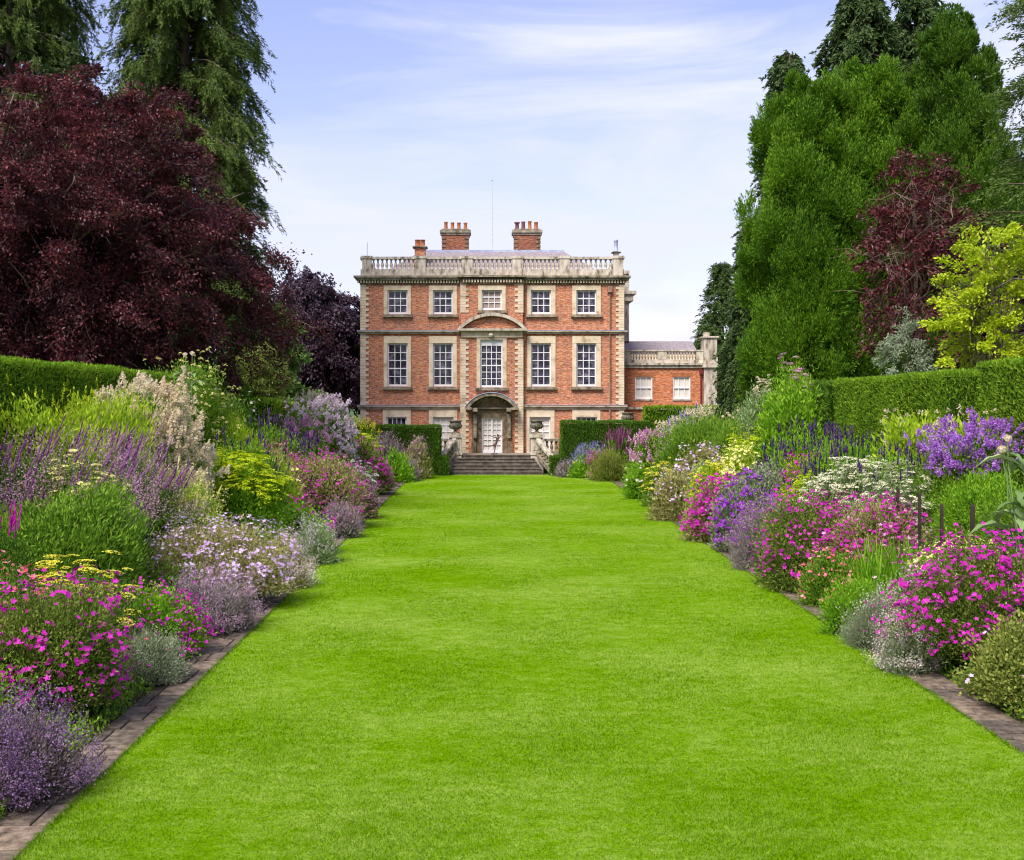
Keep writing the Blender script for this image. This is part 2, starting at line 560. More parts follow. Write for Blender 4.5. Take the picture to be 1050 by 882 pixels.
# stone edging slabs, each a slightly uneven block
for sx, x0 in ((-1, LX - PW), (1, RX)):
    m = MB()
    y = 6.0
    while y < 66:
        ln = rng.uniform(0.28, 0.75)
        cut = rng.uniform(0.25, 0.75) if rng.random() < 0.75 else 1.0
        xs = [x0 + 0.01, x0 + PW * cut - .012] + ([x0 + PW * cut + .012, x0 + PW - 0.01] if cut < 1 else [])
        for q in range(0, len(xs), 2):
            dz = rng.uniform(-0.016, 0.012)
            t1 = rng.uniform(-.008, .008)
            xa, xb, ya, yb = xs[q], xs[q + 1], y + .024, y + ln - .024
            b = 0.012
            zt = 0.03 + dz
            V = [(xa, ya, -.03), (xb, ya, -.03), (xb, yb, -.03), (xa, yb, -.03),
                 (xa, ya, zt - b), (xb, ya, zt - b), (xb, yb, zt - b + t1), (xa, yb, zt - b + t1),
                 (xa + b, ya + b, zt), (xb - b, ya + b, zt), (xb - b, yb - b, zt + t1), (xa + b, yb - b, zt + t1)]
            Fs = [(0, 1, 5, 4), (1, 2, 6, 5), (2, 3, 7, 6), (3, 0, 4, 7), (4, 5, 9, 8), (5, 6, 10, 9), (6, 7, 11, 10), (7, 4, 8, 11), (8, 9, 10, 11)]
            m.raw(V, Fs)
        y += ln
    tag(m.build('paving', M['paving']), kind='structure')

# mown grass blades on the lawn, thinner with distance
NB = 620000
u = rng.random(NB)
ymin, ymax = 10.2, 72.0
k = 1.35
yb = (ymin ** -k + u * (ymax ** -k - ymin ** -k)) ** (-1 / k)
xb = rng.uniform(LX - 0.05, RX + 0.05, NB)
keep = (np.abs(xb - 0.0) < 0.46 * yb + 1.2)
xb, yb = xb[keep], yb[keep]
nb = len(xb)
wd = np.clip(0.0062 * (yb / 11.0), 0.006, 0.03)
ht = rng.uniform(0.014, 0.034, nb) * (1 + 0.25 * np.sin(xb * 1.7) * np.sin(yb * 0.9))
an = rng.uniform(0, 2 * pi, nb)
lean = rng.normal(0, 0.02, (nb, 2))
base = np.stack([xb, yb, np.full(nb, 0.008)], 1)
d = np.stack([np.cos(an), np.sin(an), np.zeros(nb)], 1) * wd[:, None] * .5
tip = base + np.concatenate([lean, ht[:, None]], 1)
# ragged tufts hanging over the cut edges
ne = 9000
ye = (ymin ** -.8 + rng.random(ne) * (70 ** -.8 - ymin ** -.8)) ** (-1 / .8)
se = rng.random(ne) < .5
xe = np.where(se, LX, RX) + np.where(se, 1, -1) * rng.uniform(-.02, .06, ne)
be = np.stack([xe, ye, np.full(ne, .008)], 1)
ae = rng.uniform(0, 2 * pi, ne)
de = np.stack([np.cos(ae), np.sin(ae), np.zeros(ne)], 1) * np.clip(.0009 * ye, .008, .03)[:, None] * .5
te = be + np.stack([np.where(se, -1, 1) * rng.uniform(0, .07, ne), rng.normal(0, .02, ne), rng.uniform(.02, .06, ne)], 1)
base, d, tip = np.concatenate([base, be]), np.concatenate([d, de]), np.concatenate([tip, te])
nb = len(base)
V = np.stack([base - d, base + d, tip], 1).reshape(-1, 3)
m = MB()
m.raw(V, np.arange(nb * 3).reshape(-1, 3))
tag(m.build('grass', M['blade']), 'short mown bright green grass covering the lawn', 'grass', kind='stuff')

# ------------------------------------------------------------------ the country house
FY = 77.0


def fx(px, Y=FY): return (px - 502.0) * Y / 1250.0
def fz(py, Y=FY): return CZ - (py - 411.0) * Y / 1250.0


TZ = 1.1                                        # terrace level
m = MB()
m.box(-14, 30, 74.62, 110, 0.2, TZ)
tag(m.build('terrace', M['gravel']), kind='structure')

HO = (0.15, FY, TZ)
house = empty('country_house', HO, 'three storey red brick country house with buff stone quoins and white sash windows', 'house')


def hp(name, mb, mat, parent=None, smooth=False):
    mb.o = np.array(HO, float)
    return mb.build(name, mat, parent or house, smooth)


def wall_holes(m, y, x0, x1, z0, z1, holes, depth=0.28):
    xs = sorted(set([x0, x1] + [h[0] for h in holes] + [h[1] for h in holes]))
    zs = sorted(set([z0, z1] + [h[2] for h in holes] + [h[3] for h in holes]))
    for i in range(len(xs) - 1):
        for j in range(len(zs) - 1):
            cx, cz = (xs[i] + xs[i + 1]) / 2, (zs[j] + zs[j + 1]) / 2
            if any(h[0] < cx < h[1] and h[2] < cz < h[3] for h in holes):
                continue
            m.quad((xs[i], y, zs[j]), (xs[i + 1], y, zs[j]), (xs[i + 1], y, zs[j + 1]), (xs[i], y, zs[j + 1]))
    for a, b, c, dd in holes:
        yb = y + depth
        m.quad((a, y, c), (a, y, dd), (a, yb, dd), (a, yb, c))
        m.quad((b, y, c), (b, yb, c), (b, yb, dd), (b, y, dd))
        m.quad((a, y, dd), (b, y, dd), (b, yb, dd), (a, yb, dd))
        m.quad((a, y, c), (a, yb, c), (b, yb, c), (b, y, c))


XL, XR = fx(370), fx(639.5)
ZT = fz(288)                                    # top of brick
CBX0, CBX1 = fx(472.6), fx(536.0)
CBY = FY - 0.35                                 # projecting middle bay

# window list: (white frame px x0,x1,y0,y1, surround x0,x1,y0,y1, cols, rows, plane, glazing)
WIN = []
for (a, b, sa, sb) in ((397.4, 418.0, 393.5, 421.4), (443.9, 464.3, 439.8, 468.4), (544.4, 565.0, 540.6, 569.6), (591.0, 611.5, 586.8, 616.0)):
    WIN.append((a, b, 297.6, 322.2, sa, sb, 293.0, 322.6, 3, 3, FY, 'glass'))
    WIN.append((a, b, 352.0, 396.3, sa, sb, 344.7, 396.7, 3, 5, FY, 'glass'))
for (a, b, sa, sb, gl) in ((396.5, 417, 392.6, 421.2, 'glass'), (443.9, 465, 439.8, 468.8, 'blind'), (543, 564.5, 539.8, 568.6, 'blind'), (591, 612, 586.8, 615.6, 'glass')):
    WIN.append((a, b, 427.6, 466.0, sa, sb, 420.2, 466.4, 4 if gl == 'glass' else 3, 5, FY, gl))
WIN.append((494.0, 514.5, 298.0, 318.4, 490.4, 518.4, 293.5, 318.8, 3, 3, CBY, 'blind_tan'))
WIN.append((492.6, 515.3, 348.6, 397.2, 488.8, 519.4, 346.6, 397.6, 4, 6, CBY, 'glass'))

holesF, holesC = [], []
for w in WIN:
    h = (fx(w[0]), fx(w[1]), fz(w[3]), fz(w[2]))
    (holesC if w[10] == CBY else holesF).append(h)
holesC.append((fx(493.9), fx(515.0), TZ, fz(428)))
m = MB()
wall_holes(m, FY, XL, CBX0 + .02, TZ, ZT, [h for h in holesF if h[1] < CBX0])
wall_holes(m, FY, CBX1 - .02, XR, TZ, ZT, [h for h in holesF if h[0] > CBX1])
wall_holes(m, CBY, CBX0, CBX1, TZ, ZT, holesC)
for xx in (CBX0, CBX1):
    m.quad((xx, CBY, TZ), (xx, FY + .02, TZ), (xx, FY + .02, ZT), (xx, CBY, ZT))
HB = FY + 13
m.quad((XL, FY, TZ), (XL, HB, TZ), (XL, HB, ZT), (XL, FY, ZT))
m.quad((XR, FY, TZ), (XR, HB, TZ), (XR, HB, ZT), (XR, FY, ZT))
m.quad((XL, HB, TZ), (XR, HB, TZ), (XR, HB, ZT), (XL, HB, ZT))
hp('wall', m, M['brick'])


def make_window(w):
    a, b, t_, bt, sa, sb, st, sbt, nc, nr, py, gl = w
    x0, x1, z1, z0 = fx(a), fx(b), fz(t_), fz(bt)
    X0, X1, Z1, Z0 = fx(sa), fx(sb), fz(st), fz(sbt)
    yf = py - 0.06
    m = MB()
    jn = 0.004
    m.box(X0, x0, yf, py + .06, Z0, z1)
    m.box(x1, X1, yf, py + .06, Z0, z1)
    m.box(X0, X1, yf - .012, py + .06, z1, Z1)
    win = hp('window', m, M['stone'])
    if t_ < 400:
        m = MB()
        m.box(X0 - .08, X1 + .08, py - .20, py + .22, Z0 - .17, Z0 - jn)
        hp('sill', m, M['stone_grey'], win)
    # sash
    m = MB()
    ys = py + 0.10
    fr = 0.085
    m.box(x0, x0 + fr, ys, ys + .1, z0, z1)
    m.box(x1 - fr, x1, ys, ys + .1, z0, z1)
    m.box(x0 + fr, x1 - fr, ys, ys + .1, z1 - fr, z1)
    m.box(x0 + fr, x1 - fr, ys, ys + .1, z0, z0 + fr * 1.5)
    zt = z1 - fr
    if t_ == 348.6:                              # white panel over the tall middle window
        m.box(x0 + fr, x1 - fr, ys + .01, ys + .09, z1 - .38, z1 - fr)
        zt = z1 - .38
    bw = 0.045
    for i in range(1, nc):
        xc = x0 + fr + (x1 - x0 - 2 * fr) * i / nc
        m.box(xc - bw / 2, xc + bw / 2, ys + .03, ys + .07, z0 + fr * 1.5, zt)
    mid = round(nr / 2)
    for j in range(1, nr):
        zc = z0 + fr * 1.5 + (zt - z0 - fr * 1.5) * j / nr
        bb = bw * (1.7 if j == mid else 1)
        m.box(x0 + fr, x1 - fr, ys + .026, ys + .074, zc - bb / 2, zc + bb / 2)
    hp('sash', m, M['white'], win)
    m = MB()
    m.quad((x0, ys + .08, z0), (x1, ys + .08, z0), (x1, ys + .08, z1), (x0, ys + .08, z1))
    hp('pane', m, M[gl], win)
    return win


for w in WIN:
    make_window(w)

# door
dx0, dx1, dz1 = fx(493.9), fx(515.0), fz(428)
m = MB()
yd = CBY + .1
m.box(dx0, dx0 + .1, yd, yd + .1, TZ, dz1)
m.box(dx1 - .1, dx1, yd, yd + .1, TZ, dz1)
m.box(dx0 + .1, dx1 - .1, yd, yd + .1, dz1 - .1, dz1)
m.box(dx0 + .1, dx1 - .1, yd, yd + .1, TZ, TZ + .2)
m.box((dx0 + dx1) / 2 - .05, (dx0 + dx1) / 2 + .05, yd - .01, yd + .08, TZ + .2, dz1 - .1)
for i in (1, 3):
    xc = dx0 + .1 + (dx1 - dx0 - .2) * i / 4
    m.box(xc - .02, xc + .02, yd + .03, yd + .07, TZ + .2, dz1 - .1)
for j in range(1, 6):
    zc = TZ + .2 + (dz1 - .3 - TZ) * j / 6
    m.box(dx0 + .1, dx1 - .1, yd + .026, yd + .074, zc - .02, zc + .02)
door = hp('door', m, M['white'])
m = MB()
m.quad((dx0, yd + .09, TZ), (dx1, yd + .09, TZ), (dx1, yd + .09, dz1), (dx0, yd + .09, dz1))
hp('pane', m, M['blind'], door)

# door surround: architrave, pilasters with brackets
m = MB()
y0 = CBY - .10
ztop = fz(417)
m.box(fx(488.8), fx(493.9) - .004, CBY - .08, CBY + .05, TZ, ztop)
m.box(fx(515.0) + .004, fx(520.2), CBY - .08, CBY + .05, TZ, ztop)
m.box(fx(493.9) - .002, fx(515.0) + .002, CBY - .07, CBY + .05, dz1 + .003, ztop - .003)
for a, b in ((483.5, 488.6), (520.4, 525.5)):
    m.box(fx(a), fx(b), CBY - .16, CBY + .05, TZ, fz(452))
    m.box(fx(a) + .05, fx(b) - .05, CBY - .13, CBY + .05, fz(452), fz(422))
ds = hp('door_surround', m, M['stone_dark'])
for a, b in ((484.8, 489.6), (519.2, 524.2)):
    m = MB()
    xc = (fx(a) + fx(b)) / 2
    for q in range(7):
        zc = fz(449) + q * .22
        rr = .10 + .05 * (q / 6)
        m.box(xc - .1, xc + .1, CBY - .2 - rr * 1.5, CBY - .12, zc, zc + .225 if q < 6 else zc + .19)
    m.box(xc - .15, xc + .15, CBY - .75, CBY - .1, fz(422) + .004, fz(418.2))
    hp('bracket', m, M['stone_grey'], ds)


def arc_pts(xa, xb, zb, zt, n=18):
    w = (xb - xa) / 2
    h = zt - zb
    R = (w * w + h * h) / (2 * h)
    xc, zc = (xa + xb) / 2, zt - R
    a0 = math.asin(min(1, w / R))
    if h > w: a0 = pi - a0
    return [(xc + R * sin(a), zc + R * cos(a)) for a in np.linspace(-a0, a0, n)]


def arch_band(m, xa, xb, zb, zt, th, y0, y1):
    o = arc_pts(xa, xb, zb, zt)
    i = arc_pts(xa + th * 1.3, xb - th * 1.3, zb, zt - th)
    for k in range(len(o) - 1):
        q = [o[k], o[k + 1], i[k + 1], i[k]]
        V = [(x, y0, z) for x, z in q] + [(x, y1, z) for x, z in q]
        m.raw(V, [(0, 1, 2, 3), (7, 6, 5, 4), (0, 4, 5, 1), (2, 6, 7, 3)])


# hood over the door
m = MB()
za, zb_ = fz(417.5), fz(403.0)
arch_band(m, fx(477.5), fx(530.5), za, zb_, .20, CBY - .95, CBY + .02)
m.box(fx(477.5), fx(484), CBY - .95, CBY + .02, za - .16, za - .003)
m.box(fx(524), fx(530.5), CBY - .95, CBY + .02, za - .16, za - .003)
hood = hp('door_hood', m, M['stone_grey'])
m = MB()
m.prism_xz(arc_pts(fx(481.5), fx(526.5), za, zb_ - .2), CBY - .2, CBY + .02)
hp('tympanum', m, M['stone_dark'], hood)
m = MB()
for q in range(7):                               # carved swags in the shell of the hood
    a = -1.05 + 2.1 * q / 6
    cx, cz = fx(504) + 1.0 * sin(a), za + .04 + .52 * cos(a)
    m.tube([(cx - .06, CBY - .24, cz), (cx, CBY - .32, cz + .05), (cx + .06, CBY - .24, cz)], [.05, .08, .05], 6)
m.box(fx(484), fx(524), CBY - .34, CBY - .204, za - .10, za - .02)
hp('carving', m, M['stone_grey'], hood)
m = MB()
o = arc_pts(fx(477), fx(531), za + .01, zb_ + .045)
for k in range(len(o) - 1):
    (xa, z_a), (xb, z_b) = o[k], o[k + 1]
    m.raw([(xa, CBY - 1.0, z_a), (xb, CBY - 1.0, z_b), (xb, CBY, z_b), (xa, CBY, z_a),
           (xa, CBY - 1.0, z_a - .04), (xb, CBY - 1.0, z_b - .04)], [(0, 1, 2, 3), (4, 5, 1, 0)])
hp('lead_cap', m, M['lead'], hood)

# segmental pediment over the middle window
m = MB()
pa, pt = fz(337.5), fz(321.5)
arch_band(m, fx(469.6), fx(539.8), pa, pt, .20, CBY - .42, CBY + .02)
m.box(fx(469.4), fx(540), CBY - .46, CBY + .02, pa - .14, pa - .004)
pedi = hp('pediment', m, M['stone_pale'])
m = MB()
m.box(CBX0 + .02, CBX1 - .02, CBY - .14, CBY + .02, fz(346.4), pa - .146)
for q in range(28):
    xx = CBX0 + .1 + (CBX1 - CBX0 - .28) * q / 27
    m.box(xx, xx + .07, CBY - .2, CBY - .142, fz(341.6), fz(340))
hp('frieze', m, M['stone'], pedi)
m = MB()
m.lathe(fx(503.5), CBY - .2, [(.02, fz(347)), (.14, fz(346)), (.19, fz(344)), (.13, fz(342)), (.03, fz(341))], 10)
hp('carved_shell', m, M['stone_pale'], pedi)
m = MB()
arc = arc_pts(fx(474.5), fx(535), pa, pt - .28)
m.prism_xz(arc, CBY - .06, CBY + .01)
hp('pediment_field', m, M['brick'], pedi)

# quoins: one column of long and short stones at each corner
ch = .172
for (xc, side, py, gap) in ((XL, 1, FY, False), (XR, -1, FY, False), (CBX0, 1, CBY, True), (CBX1, -1, CBY, True)):
    for (za_, zb2_) in (((TZ + .02, fz(347.5)), (fz(321), ZT)) if gap else ((TZ + .02, ZT),)):
        m = MB()
        zz, i = za_, 0
        while zz + .05 < zb2_:
            a = (.50, .32)[i % 2]
            h_ = min(ch, zb2_ - zz)
            x0, x1 = (xc - .03, xc + a) if side > 0 else (xc - a, xc + .03)
            m.box(x0, x1, py - .045, py + .3, zz, zz + h_ - .012)
            zz += h_
            i += 1
        hp('quoin_column', m, M['stone'])

# string courses
for (ya, yb_, pr, mat) in ((339.3, 342.6, .22, 'stone_mid'), (415.6, 419.9, .22, 'stone_mid')):
    m = MB()
    zt_, zb2 = fz(ya), fz(yb_)
    zm = zt_ - (zt_ - zb2) * .45
    gapL, gapR = (CBX0 - .015, CBX1 + .015)
    for (a, b) in ((XL - pr, gapL), (gapR, XR + pr)):
        m = MB()
        a2, b2 = (a + pr * .4, b) if b == gapL else (a, b - pr * .4)
        m.box(a, b, FY - pr, FY + .02, zm, zt_)
        m.box(a2, b2, FY - pr * .55, FY + .02, zb2, zm + .0)
        if b == gapL:
            m.box(a, XL - .003, FY + .02, HB, zm, zt_)
        else:
            m.box(XR + .003, b, FY + .02, HB, zm, zt_)
        sc = hp('string_course', m, M[mat])
        m = MB()
        m.box(a - .02, b + .0, FY - pr - .02, FY + .02, zt_ + .002, zt_ + .035)
        hp('lead_flashing', m, M['lead'], sc)

# main cornice with dentils
m = MB()
zc0, zc1, zc2 = fz(292), fz(287.5), fz(283.2)
def ring(m, out, z0, z1, back=HB):
    m.box(XL - out, XR + out, FY - out, FY + .3, z0, z1)
    m.box(XL - out, XL + .3, FY + .303, back, z0, z1)
    m.box(XR - .3, XR + out, FY + .303, back, z0, z1)
ring(m, .42, zc1 + .14, zc2)
ring(m, .30, zc1, zc1 + .137)
m.box(CBX0 - .2, CBX1 + .2, FY - .74, FY - .423, zc1 + .141, zc2 - .002)
cor = hp('cornice', m, M['stone_grey'])
m = MB()
ring(m, .07, zc0, zc1 - .003)
m.box(CBX0 - .02, CBX1 + .02, CBY - .1, FY - .073, zc0 + .002, zc1 - .005)
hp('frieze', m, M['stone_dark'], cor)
m = MB()
q = XL - .2
while q < XR + .2:
    yy = (CBY - .23) if CBX0 < q < CBX1 else FY - .2
    m.box(q, q + .09, yy, yy + .125, zc0 + .10, zc1 - .006)
    q += .18
hp('dentils', m, M['stone'], cor)

# parapet balustrade
bz0, bz1, bz2, bz3 = zc2, fz(276.2), fz(265.8), fz(263.3)
m = MB()
ring(m, .02, bz0 + .003, bz1)
ring(m, .05, bz2, bz3)
piers = [(371.5, 380.6), (426, 436.7), (474, 484), (525.5, 535.7), (573.7, 583.3), (628.8, 639)]
for a, b in piers:
    m.box(fx(a), fx(b), FY - .075, FY + .35, bz0 + .006, bz2 + .03)
    m.box(fx(a) - .06, fx(b) + .06, FY - .12, FY + .4, bz2 + .033, bz3 + .05)
bal = hp('parapet', m, M['stone_pale'])
hgt = bz2 - bz1
bm_ = MB()
R_ = .105
prof = [(.09, 0), (.09, .06), (.05, .1), (.085, .3), (.105, .42), (.085, .55), (.045, .78), (.06, .86), (.085, .9), (.085, 1.0)]
bm_.lathe(0, 0, [(r, z * hgt) for r, z in prof], 8)
bme = bm_.mesh('baluster', True)
bme.materials.append(M['stone_pale'])


def baluster(me, x, y, z, par, org):
    o = bpy.data.objects.new('baluster', me)
    COL.objects.link(o)
    o.parent = par
    o.location = (x - org[0], y - org[1], z - org[2])


for k in range(5):
    a, b = fx(piers[k][1]), fx(piers[k + 1][0])
    n = 10 if k in (0,) else 9
    for q in range(n):
        baluster(bme, a + (b - a) * (q + .5) / n, FY + .12, bz1, bal, HO)

# roof: hipped slate with a lead flat
m = MB()
e = 1.0
rz0, rz1 = bz0 + .15, fz(258.5, 82)
A = [(XL + e, FY + e, rz0), (XR - e, FY + e, rz0), (XR - e, HB - e, rz0), (XL + e, HB - e, rz0)]
tx0, tx1 = fx(432, 82), fx(577, 82)
B = [(tx0, 81.6, rz1), (tx1, 81.6, rz1), (tx1, HB - 4.5, rz1), (tx0, HB - 4.5, rz1)]
m.raw(A + B, [(0, 1, 5, 4), (1, 2, 6, 5), (2, 3, 7, 6), (3, 0, 4, 7), (4, 5, 6, 7)])
m.quad((XL, FY + .1, bz0 - .02), (XR, FY + .1, bz0 - .02), (XR, HB, bz0 - .02), (XL, HB, bz0 - .02))
roof = hp('roof', m, M['slate'])
m = MB()
m.box(tx0 - .05, tx1 + .05, 81.5, HB - 4.4, rz1 - .32, rz1 + .08)
hp('lead_flat', m, M['lead'], roof)


def pot_mesh(m, x, y, z0, z1, r, flare=False):
    h = z1 - z0
    m.lathe(x, y, [(r * 1.15, z0), (r * 1.15, z0 + .1 * h), (r, z0 + .14 * h), (r * .86, z0 + .82 * h), (r * (1.5 if flare else 1.05), z0 + .88 * h), (r * (1.4 if flare else 1.05), z1), (r * .75, z1), (r * .7, z0 + .5 * h)], 12)


def chimney(x0, x1, ys, yt, ycap, pots, Y, depth, name_mat='brick_stack'):
    m = MB()
    X0, X1 = fx(x0, Y), fx(x1, Y)
    zb_, zt_ = fz(ys, Y) - 1.2, fz(yt, Y)
    m.box(X0 + .06, X1 - .06, Y, Y + depth, zb_, zt_)
    st = hp('chimney', m, M[name_mat])
    m = MB()
    zc = fz(ycap, Y)
    hh = zc - zt_
    m.box(X0, X1, Y - .06, Y + depth + .06, zt_ + .003, zt_ + hh * .35)
    m.box(X0 - .08, X1 + .08, Y - .14, Y + depth + .14, zt_ + hh * .35 + .002, zt_ + hh * .8)
    m.box(X0 + .04, X1 - .04, Y - .02, Y + depth + .02, zt_ + hh * .8 + .002, zc)
    hp('chimney_cap', m, M['stone_grey'], st)
    for (px, pt, rr, mat, fl) in pots:
        m = MB()
        pot_mesh(m, fx(px, Y), Y + depth * .45, zc, fz(pt, Y), rr, fl)
        hp('chimney_pot', m, M[mat], st, True)
    return st


st = chimney(452.2, 481.4, 258, 241, 234.6, [(456.8, 226, .13, 'pot', 0), (463.6, 226.6, .13, 'pot', 0), (470.2, 226.8, .13, 'pot', 0), (477, 226.9, .13, 'pot', 0)], 83.0, 1.6)
for xa, xb in ((fx(452.2, 83) + .04, fx(452.2, 83) + .34), (fx(481.4, 83) - .34, fx(481.4, 83) - .04)):
    m = MB()
    for q in range(4):
        m.box(xa, xb, 82.96, 83.2, fz(257.5 - q * 4.1, 83), fz(255.4 - q * 4.1, 83))
    hp('stack_quoin', m, M['stone_dark'], st)
st = chimney(526.2, 555.0, 258, 241, 234.6, [(530.4, 226.4, .14, 'pot_dark', 1), (536.8, 225.8, .14, 'pot_dark', 0), (543.5, 225.2, .13, 'pot', 0), (550, 226.2, .14, 'pot', 0)], 83.0, 1.6)
for xa, xb in ((fx(526.2, 83) + .04, fx(526.2, 83) + .34), (fx(555, 83) - .34, fx(555, 83) - .04)):
    m = MB()
    for q in range(4):
        m.box(xa, xb, 82.96, 83.2, fz(257.5 - q * 4.1, 83), fz(255.4 - q * 4.1, 83))
    hp('stack_quoin', m, M['stone_dark'], st)
chimney(424.2, 436.8, 262, 254.5, 252.2, [(427.8, 245.2, .17, 'pot', 0), (433, 245.2, .17, 'pot', 0)], 79.0, .8, 'brick')
chimney(628.6, 635.5, 264, 259.5, 258, [(631.9, 245.5, .14, 'lead', 0)], 78.5, .5, 'stone_pale')
m = MB()
m.tube([(fx(505, 84), 84, rz1), (fx(504.6, 84), 84, fz(186, 84)), (fx(504.6, 84), 84, fz(185, 84))], [.035, .025, .06], 6)
hp('aerial_mast', m, M['metal'])
m = MB()
m.tube([(fx(376.2), FY + .2, bz3), (fx(376.2), FY + .2, fz(248))], [.025, .02], 5)
hp('aerial', m, M['metal'])
# rain pipe with hopper
m = MB()
px_ = fx(625.2)
m.tube([(px_, FY - .12, zc0 - .1), (px_, FY - .12, fz(343))], [.05, .05], 8)
m.box(px_ - .14, px_ + .14, FY - .26, FY - .03, fz(300), fz(294))
m.tube([(px_, FY - .12, fz(344)), (px_, FY - .12, fz(415))], [.05, .05], 8)
m.tube([(px_, FY - .12, fz(420.5)), (px_, FY - .12, TZ)], [.05, .05], 8)
hp('downpipe', m, M['pipe'])

# taller stone return at the back right
m = MB()
m.box(fx(628, 83), fx(644.6, 83), 83, 96, TZ, fz(279, 83))
hp('rear_wall', m, M['brick_stack'])
m = MB()
for q in range(34):
    z0 = fz(350, 83) + q * .16
    if z0 > fz(280, 83): break
    w_ = .55 if (q // 2) % 2 else .3
    m.box(fx(644.6, 83) - w_, fx(644.6, 83) + .03, 82.96, 83.5, z0, z0 + .148)
m.box(fx(630, 83), fx(645.5, 83), 82.9, 96, fz(281, 83), fz(277.5, 83))
m.box(fx(630, 83), fx(652, 83), 82.6, 96, fz(302, 83), fz(298.6, 83))
m.box(fx(630, 83), fx(649, 83), 82.75, 96, fz(309, 83), fz(302.2, 83))
hp('rear_cornice', m, M['stone_pale'])

# low side wing
WY = 79.0
wx0, wx1 = fx(640.2, WY), fx(721, WY)
wh = []
for a, b in ((651, 669), (690, 708)):
    wh.append((fx(a, WY), fx(b, WY), fz(409.2, WY), fz(386.5, WY)))
m = MB()
wall_holes(m, WY, wx0, wx1, TZ, fz(376.5, WY), wh, .2)
m.quad((wx1, WY, TZ), (wx1, WY + 8, TZ), (wx1, WY + 8, fz(376.5, WY)), (wx1, WY, fz(376.5, WY)))
hp('wing_wall', m, M['brick_wing'])
for (x0, x1, z0, z1) in wh:
    m = MB()
    ys = WY + .06
    f_ = .08
    m.box(x0, x0 + f_, ys, ys + .08, z0, z1)
    m.box(x1 - f_, x1, ys, ys + .08, z0, z1)
    m.box(x0 + f_, x1 - f_, ys, ys + .08, z1 - f_, z1)
    m.box(x0 + f_, x1 - f_, ys, ys + .08, z0, z0 + f_ * 1.3)
    zm = (z0 + z1) / 2
    m.box(x0 + f_, x1 - f_, ys - .01, ys + .07, zm - .035, zm + .035)
    for i in (1, 2):
        xc = x0 + (x1 - x0) * i / 3
        m.box(xc - .018, xc + .018, ys + .02, ys + .06, z0 + f_, z1 - f_)
    wn = hp('window', m, M['white'])
    m = MB()
    m.quad((x0, ys + .07, z0), (x1, ys + .07, z0), (x1, ys + .07, z1), (x0, ys + .07, z1))
    hp('blind', m, M['blind'], wn)
    m = MB()
    m.box(x0 - .05, x1 + .05, WY - .06, WY + .05, z0 - .1, z0 - .003)
    hp('sill', m, M['stone_pale'], wn)
    m = MB()                                    # flat arch of rubbed brick
    m.prism_xz([(x0 - .02, z1 + .003), (x1 + .02, z1 + .003), (x1 + .16, z1 + .26), (x0 - .16, z1 + .26)], WY - .008, WY + .03)
    hp('lintel', m, M['pot'], wn)
m = MB()
m.box(wx0, wx1, WY - .25, WY + .3, fz(374.5, WY), fz(372.2, WY))
m.box(wx0, wx1, WY - .12, WY + .3, fz(377.5, WY), fz(374.5, WY) - .003)
m.box(wx0, wx1, WY - .02, WY + .35, fz(372.2, WY) + .003, fz(368.8, WY))
m.box(wx0, wx1, WY - .06, WY + .4, fz(360.3, WY), fz(358.8, WY))
for a, b in ((640.4, 646.8), (674.2, 683.6), (713.8, 721)):
    m.box(fx(a, WY), fx(b, WY), WY - .03, WY + .36, fz(368.8, WY) + .002, fz(360.3, WY) - .002)
m.box(wx0, wx1, WY - .16, WY + .02, fz(419.8, WY), fz(417.4, WY))
wb = hp('wing_parapet', m, M['stone_pale'])
hgt2 = fz(360.3, WY) - fz(368.8, WY)
b2 = MB()
b2.lathe(0, 0, [(r * 1.0, z * hgt2) for r, z in prof], 8)
b2e = b2.mesh('baluster', True)
b2e.materials.append(M['stone'])
for a, b, n in ((646.8, 674.2, 9), (683.6, 713.8, 10)):
    for q in range(n):
        baluster(b2e, fx(a, WY) + (fx(b, WY) - fx(a, WY)) * (q + .5) / n, WY + .15, fz(368.8, WY), wb, HO)
m = MB()
m.raw([(wx0, WY + .6, fz(368, WY)), (wx1, WY + .6, fz(368, WY)), (wx1 - .0, WY + 4.4, fz(350, WY + 4.4)), (wx0, WY + 4.4, fz(350, WY + 4.4)),
       (wx1, WY + 8.2, fz(368, WY)), (wx0, WY + 8.2, fz(368, WY))], [(0, 1, 2, 3), (3, 2, 4, 5)])
hp('wing_roof', m, M['slate'])
m = MB()
ex0, ex1 = fx(721.2, WY), fx(734.5, WY)
m.box(ex0, ex1, WY - .25, WY + 1.0, TZ, fz(346.5, WY))
m.box(ex0 - .12, ex1 + .12, WY - .4, WY + 1.1, fz(377, WY), fz(372.5, WY))
m.box(ex0 - .05, ex1 + .06, WY - .33, WY + 1.05, fz(418.5, WY), fz(415, WY))
m.box(ex0 - .1, ex1 + .12, WY - .36, WY + 1.1, fz(346.5, WY), fz(345, WY))
m.box(ex0 + .05, ex0 + .4, WY, WY + .5, fz(345, WY), fz(340.8, WY))
hp('end_pier', m, M['stone_pale'])
m = MB()
m.tube([(fx(718.6, WY), WY - .1, fz(379, WY)), (fx(718.6, WY), WY - .1, fz(416.5, WY))], [.055, .055], 8)
m.box(fx(717, WY), fx(720.2, WY), WY - .24, WY - .01, fz(384, WY), fz(379.5, WY))
hp('wing_downpipe', m, M['pipe_red'])

